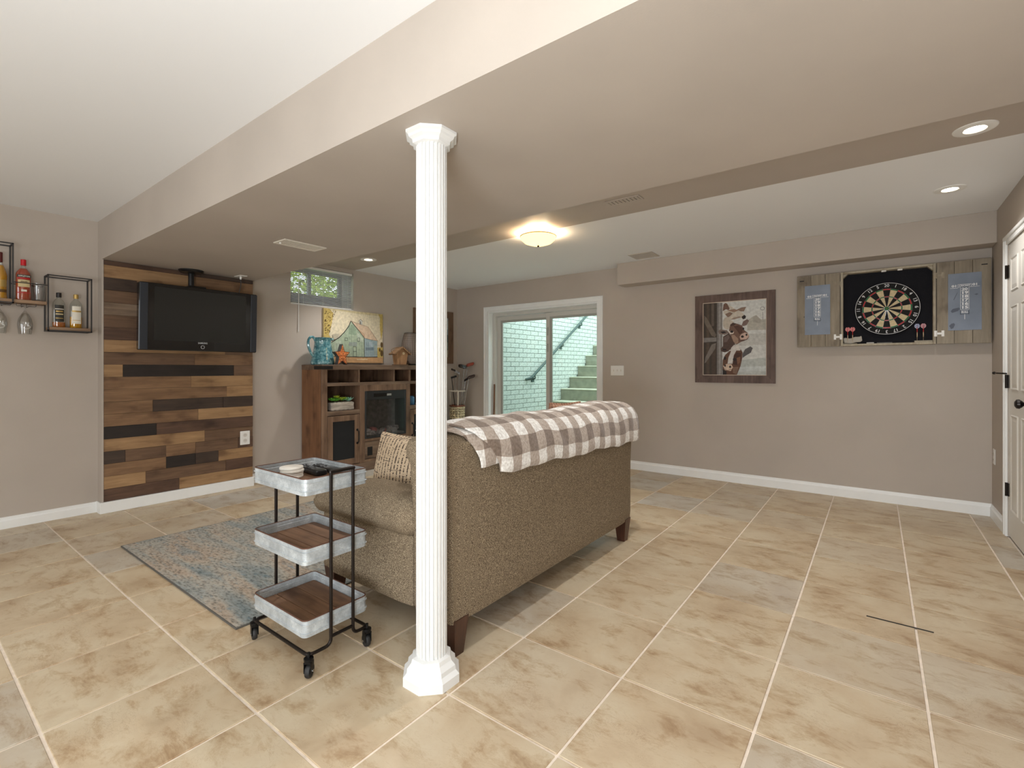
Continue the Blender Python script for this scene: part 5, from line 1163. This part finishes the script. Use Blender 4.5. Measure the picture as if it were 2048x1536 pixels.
    part('screw_hole', MB().lathe([(.004, yd - .0008), (.004, yd)], 10, (x0 + .058 if sg > 0 else x1 - .058, 0, 1.66), 'Y'), M_iron, root)
dart_door(-.604, AX0 - .004, AX0 - .004, -.540, -.341, 1.490, 1.947, False)
dart_door(AX1 + .004, .716, AX1 + .004, .462, .660, 1.484, 1.942, True)
# the board itself
db = thing('dartboard', 'round dartboard with red and green rings in the open cabinet', 'dartboard', (.068, YF - .012, 1.697))
part('backing_disc', MB().lathe([(.225, YF - .013), (.225, YF - .046), (.223, YF - .048), (0, YF - .048)], 64, (.068, 0, 1.697), 'Y'), mat('board_black', (18, 18, 18), rough=.9), db)
cols = [mat('board_cream', (206, 188, 150), rough=.9, var=.06, vscale=60), mat('board_dark', (22, 22, 22), rough=.9), mat('board_red', (186, 40, 44), rough=.85), mat('board_green', (28, 110, 62), rough=.85)]
q = MB(); yb_ = YF - .0484
def seg(r0, r1, k, mi):
    q.mi = mi; n = 4; a0 = pi / 2 - (k - .5) * pi / 10
    pts0 = [(.068 + r0 * cos(a0 - j / n * pi / 10), yb_, 1.697 + r0 * sin(a0 - j / n * pi / 10)) for j in range(n + 1)]; pts1 = [(.068 + r1 * cos(a0 - j / n * pi / 10), yb_, 1.697 + r1 * sin(a0 - j / n * pi / 10)) for j in range(n + 1)]
    q.mesh(pts0 + pts1, [(j, j + 1, n + 2 + j, n + 1 + j) for j in range(n)])
for k in range(20):
    e = k % 2 == 0
    seg(.016, .099, k, 1 if e else 0); seg(.099, .107, k, 2 if e else 3); seg(.107, .162, k, 1 if e else 0); seg(.162, .172, k, 2 if e else 3)
q.mi = 3; q.mesh([(.068 + .016 * cos(2 * pi * k / 24), yb_, 1.697 + .016 * sin(2 * pi * k / 24)) for k in range(24)], [tuple(range(24))])
part('scoring_face', q, cols, db, recalc=False)
part('bull', MB().lathe([(.0065, yb_ - .0006), (0, yb_ - .0008)], 16, (.068, 0, 1.697), 'Y', cap=False), mat('bull_olive', (104, 96, 58), rough=.8), db)
q = MB(); C = (.068, yb_ - .001, 1.697)
for r_ in (.016, .099, .107, .162, .172): q.tube([(C[0] + r_ * cos(2 * pi * k / 60), C[1], C[2] + r_ * sin(2 * pi * k / 60)) for k in range(60)], .0009, 4, closed=True)
for k in range(20): a = pi / 2 - (k - .5) * pi / 10; q.tube([(C[0] + .016 * cos(a), C[1], C[2] + .016 * sin(a)), (C[0] + .180 * cos(a), C[1], C[2] + .180 * sin(a))], .0009, 4)
part('wire_spider', q, M_chrome, db)
q = MB(); q.tube([(C[0] + .222 * cos(2 * pi * k / 72), C[1], C[2] + .222 * sin(2 * pi * k / 72)) for k in range(72)], .0019, 6, closed=True); part('number_ring', q, mat('wire_white', (226, 226, 226), rough=.4), db)
q = MB()
for k, s_ in enumerate((20, 1, 18, 4, 13, 6, 10, 15, 2, 17, 3, 19, 7, 16, 8, 11, 14, 9, 12, 5)):
    a = pi / 2 - k * pi / 10; ca, sa = cos(a), sin(a); text_mb(q, str(s_), .036, (C[0] + .199 * ca, C[1], C[2] + .199 * sa), (sa, 0, -ca), (ca, 0, sa), .0004)
part('numbers', q, MATS['wire_white'], db, recalc=False)
# little shelf, eraser cloth and darts
part('dart_rack', MB().box(AX0 + .018, AX0 + .12, YF - .05, YF - .012, AZ0 + .018, AZ0 + .028, bev=.001), M_dwl, dc)
part('dart_rack', MB().box(AX1 - .135, AX1 - .018, YF - .05, YF - .012, AZ0 + .018, AZ0 + .034, bev=.001), M_dwl, dc)
q = MB(); q.M = Matrix.Translation((AX0 + .09, YF - .055, AZ0 + .05)) @ Matrix.Rotation(R(-8), 4, 'Y'); q.cushion((0, 0, 0), (.135, .02, .05), .009, n=8, fn=lambda x, y, z, u, v, w: (x, y, z + .008 * u * u + .004 * sin(u * 6)))
tag(part('eraser_cloth', q, mat('cloth_grey', (176, 170, 160), rough=.95), None), 'folded pale grey cloth in the lower left of the dart cabinet', 'cloth')
tag(part('chalk_piece', MB().box(-.075, -.020, YF - .05, YF - .035, AZ0 + .0185, AZ0 + .029, bev=.003), mat('chalk_white', (216, 212, 206), rough=.9), None), 'short white chalk block on the dart cabinet floor', 'chalk')
tag(part('chalk_marker', MB().tube([(0.0, YF - .045, AZ0 + .0225), (.105, YF - .04, AZ0 + .0225)], .004, 8), mat('marker_grey', (120, 118, 114), rough=.5), None), 'thin grey marker on the dart cabinet floor', 'marker')
def dart(label, x, z0, fl):
    y = YF - .066; t = thing('dart', label, 'dart', (x, y, z0), group='darts in the cabinet')
    part('barrel', MB().lathe([(.0008, 0), (.0010, .026), (.0032, .030), (.0034, .060), (.0028, .070), (0, .070)], 10), mat('dart_brass', (196, 172, 140), rough=.35, metal=.6), t, local=True)
    part('shaft', MB().lathe([(.0026, .066), (.0024, .118), (0, .118)], 8), mat('dart_red', (186, 34, 40), rough=.4), t, local=True)
    for k in range(2):
        q = MB(); q.M = Matrix.Rotation(R(8 + 90 * k), 4, 'Z'); P = [(-.002, .098), (.002, .098), (.017, .112), (.018, .128), (.010, .140), (-.010, .140), (-.018, .128), (-.017, .112)]; q.prism(P, -.0005, .0005, 'XZ'); part('flight', q, fl, t, local=True)
def flight_mat(name, a, b):
    m, N, L, bs = nt(name); tc = N.new('ShaderNodeTexCoord'); c = N.new('ShaderNodeTexChecker'); c.inputs['Scale'].default_value = 130; c.inputs['Color1'].default_value = lin(a); c.inputs['Color2'].default_value = lin(b); L.new(tc.outputs['Object'], c.inputs['Vector']); L.new(c.outputs['Color'], bs.inputs['Base Color']); return m
F1, F2, F3 = flight_mat('flight_red', (206, 70, 72), (226, 170, 166)), flight_mat('flight_flag', (204, 206, 216), (96, 110, 160)), flight_mat('flight_flag_red', (206, 190, 196), (176, 60, 70))
dart('leftmost dart with a red flight in the dart cabinet', AX0 + .052, AZ0 + .028, F1); dart('second dart from the left with a red flight', AX0 + .088, AZ0 + .028, F1)
dart('dart with a blue and white flight in the dart cabinet', AX1 - .118, AZ0 + .034, F2); dart('rightmost dart with a red and white flight', AX1 - .078, AZ0 + .034, F3)
# throw line
tag(part('throw_line', MB().box(-.040, .202, 2.837, 2.847, .0004, .0014), mat('tape_black', (26, 22, 20), rough=.6), None), 'short black tape line stuck on the floor tiles', 'tape')

# ================================================================== wall bar shelf, bottles and glasses
ws = thing('wall_bar_shelf', 'black wire frame wall shelf with wooden boards', 'shelf', (XL, .40, 1.46))
M_ww = wood('shelf_wood', (122, 96, 74), (162, 132, 104), 'Y', scale=2.0, rough=.6); M_wire = mat('shelf_wire', (64, 62, 62), rough=.45, metal=.5)
xb_, xf_ = XL + .004, XL + .130; r = .0042
def frame_box(y0, y1, z0, z1):
    q = MB(); b = lambda a0, a1, b0, b1, c0, c1: q.box(a0 - r, a1 + r, b0 - r, b1 + r, c0 - r, c1 + r)
    for yy in (y0, y1):
        for xx in (xb_ + r, xf_): b(xx, xx, yy, yy, z0, z1)
        for zz in (z0, z1): b(xb_ + r, xf_, yy, yy, zz, zz)
    for xx in (xb_ + r, xf_):
        for zz in (z0, z1): b(xx, xx, y0, y1, zz, zz)
    part('wire_box', q, M_wire, ws)
frame_box(.792, 1.043, 1.464, 1.882); frame_box(.20, .606, 1.652, 2.078); frame_box(-.236, .014, 1.464, 1.882)
for a, b, z_ in ((.797, 1.038, 1.468), (-.231, .010, 1.468), (.020, .786, 1.655)): part('board', MB().box(xb_, xf_ - .004, a, b, z_, z_ + .024, bev=.002), M_ww, ws)
q = MB(); q.tube([(xf_, .606, 1.802), (xf_, .792, 1.802)], .0034, 6); q.tube([(xb_ + .006, .606, 1.802), (xb_ + .006, .792, 1.802)], .0034, 6); part('guard_rail', q, M_wire, ws)
for yc in (.676, .545):
    q = MB()
    for sg in (-1, 1):
        y_a, y_b = yc + sg * .052, yc + sg * .014
        q.tube(bend([(xf_ - .01, y_a, 1.655), (xf_ - .01, y_a, 1.632), (xf_ - .01, y_b, 1.632), (xb_ + .02, y_b, 1.632), (xb_ + .02, y_b, 1.655)], .008, 3), .0018, 6)
    part('stem_rack', q, M_wire, ws)
ZS, ZL = 1.679 + .0005, 1.492 + .0005; XS = XL + .066
M_bglass = glass('bottle_glass', (246, 248, 246), .10)
def bottle(name, label, y, z0, prof, liq, liq_h, lm, cap_m, cap, extra=None, flat=.62):
    t = thing(name, label, 'bottle', (XS, y, z0)); rad = prof[1][0]
    q = MB(); q.lathe(prof, 32); q.bm.verts.ensure_lookup_table()
    def squash(q): 
        for v in q.bm.verts: v.co.x *= flat if v.co.z < cap[0] - .02 else 1
    squash(q); part('glass', q, M_bglass, t, local=True)
    q = MB(); P = [(max(0, a - .003), b + (.003 if k == 0 else 0)) for k, (a, b) in enumerate(prof) if b <= liq_h]; 
    k = len(P); nx = next((a for a, b in prof if b > liq_h), prof[-1][0]); P.append((max(.004, min(P[-1][0], nx + .0)), liq_h)); q.lathe(P, 32); squash(q); part('liquor', q, liq, t, local=True)
    q = MB(); q.lathe([(cap[2], cap[0]), (cap[2], cap[1] - .002), (cap[2] - .002, cap[1]), (0, cap[1])], 20); part('cap', q, cap_m, t, local=True)
    for nm, z_a, z_b, wdeg, mm in lm:
        q = MB(); n = 14; vs = []
        for zz in (z_a, z_b):
            rr = next((a0 + (a1 - a0) * (zz - b0) / max(1e-6, b1 - b0) for (a0, b0), (a1, b1) in zip(prof[:-1], prof[1:]) if b0 <= zz <= b1), rad) + .0008
            for k in range(n + 1): a = R(-wdeg / 2 + wdeg * k / n); vs.append((rr * flat * cos(a) + .0006, rr * sin(a), zz))
        q.mesh(vs, [(k, k + 1, n + 2 + k, n + 1 + k) for k in range(n)], True); part(nm, q, mm, t, local=True, recalc=False)
    if extra: extra(t, rad * flat)
    return t
def liqm(n, c): return mat(n, c, rough=.08, coat=.5, emit=0)
m_rum, m_am, m_go = liqm('rum_red', (176, 62, 22)), liqm('whiskey_amber', (176, 96, 28)), liqm('whiskey_gold', (206, 146, 22))
m_lw, m_lb, m_lr, m_lc, m_gold = mat('label_white', (226, 220, 206), rough=.6), mat('label_black', (46, 44, 38), rough=.5), mat('label_red', (190, 34, 34), rough=.5), mat('label_cream', (216, 196, 148), rough=.6), mat('cap_gold', (190, 158, 92), rough=.35, metal=.5)
def words(t, xo, lines, mm, nm='label_print'):
    q = MB()
    for s_, z_, size, wd in lines: text_mb(q, s_, size, (xo, 0, z_), (0, 1, 0), (0, 0, 1), .0003, wd)
    part(nm, q, mm, t, local=True, recalc=False)
def rum_x(t, xr):
    words(t, xr + .0036, [('APPLETON', .176, .016, .062)], m_lw); words(t, xr + .0036, [('SPECIAL', .1365, .008, .036)], m_lb, 'label_print_small')
bottle('rum_bottle', 'orange red rum bottle with a red cap on the wall shelf', .668, ZS, [(0, 0), (.041, 0), (.043, .006), (.043, .19), (.040, .205), (.020, .235), (.013, .242), (.013, .265), (0, .265)], m_rum, .236,
       [('name_band', .168, .188, 110, m_lb), ('red_band', .156, .167, 100, m_lr), ('front_label', .098, .150, 90, m_lc), ('badge', .064, .078, 40, m_lw), ('low_band', .052, .058, 110, m_lr)], mat('cap_red', (200, 22, 34), rough=.3), (.258, .302, .0155), rum_x)
bottle('whiskey_bottle', 'golden whiskey bottle with dark neck cut by the left edge', .548, ZS, [(0, 0), (.040, 0), (.041, .006), (.037, .03), (.037, .12), (.040, .165), (.034, .20), (.018, .245), (.013, .27), (.012, .32), (0, .32)], m_go, .24,
       [('front_label', .085, .135, 110, m_gold), ('low_label', .045, .066, 120, mat('label_brown', (96, 66, 26), rough=.6))], mat('cap_maroon', (86, 26, 22), rough=.4), (.262, .335, .0145), None, .8)
flask = [(0, 0), (.037, 0), (.0395, .005), (.0395, .165), (.036, .190), (.025, .212), (.0135, .224), (.0125, .232), (.0125, .25), (0, .25)]
bottle('whiskey_bottle', 'clear whiskey bottle with a black label and black cap', .862, ZL, flask, m_am, .040, [('front_label', .045, .172, 82, m_lb), ('label_bar', .138, .144, 78, m_lw), ('label_bar', .118, .128, 60, m_gold), ('label_bar', .098, .106, 66, m_lc), ('label_bar', .068, .073, 66, m_gold)], mat('cap_black', (30, 26, 26), rough=.35), (.232, .268, .016))
bottle('whiskey_bottle', 'clear whiskey bottle with a white label and gold cap', .962, ZL, flask, m_go, .088, [('front_label', .035, .172, 84, m_lw), ('label_bar', .126, .138, 86, m_gold), ('label_bar', .060, .064, 70, m_gold)], m_gold, (.232, .266, .0155))
M_tum = glass('tumbler_glass', (248, 248, 248), .14)
q = MB(); q.lathe([(0, 0), (.029, 0), (.031, .003), (.036, .135), (.0345, .135), (.029, .012), (0, .010)], 32, cap=False)
o = tag(part('glass_tumbler', q, M_tum, None, local=True), 'clear patterned tumbler standing beside the rum bottle', 'glass'); o.location = (XS, .752, ZS)
def wineglass(label, y):
    t = thing('wine_glass', label, 'wine glass', (XS + .005, y, 1.43), group='stem glasses hanging under the shelf')
    q = MB(); q.lathe([(.034, 0), (.041, .05), (.0425, .075), (.036, .115), (.020, .150), (.008, .168), (.0045, .178), (.0042, .196), (.010, .205), (.034, .209), (.034, .211), (0, .212)], 32, cap=False)
    q.lathe([(.0332, 0), (.040, .05), (.0412, .075), (.035, .113), (.019, .147), (0, .158)], 32, cap=False); part('bowl_and_stem', q, glass('stem_glass', (248, 248, 247), .13), t, local=True)
    q = MB(); q.tube([(.0415 + .0012, .022 * cos(2 * pi * k / 24), .052 + .016 * sin(2 * pi * k / 24)) for k in range(24)], .0008, 4, closed=True); q.tube([(.0415 + .0012, .018 * cos(2 * pi * k / 24), .052 + .012 * sin(2 * pi * k / 24)) for k in range(24)], .0006, 4, closed=True)
    part('etched_emblem', q, mat('etch_white', (226, 222, 214), rough=.8), t, local=True)
wineglass('upside down stem glass hanging under the rum bottle', .676); wineglass('upside down stem glass hanging at the left picture edge', .545)
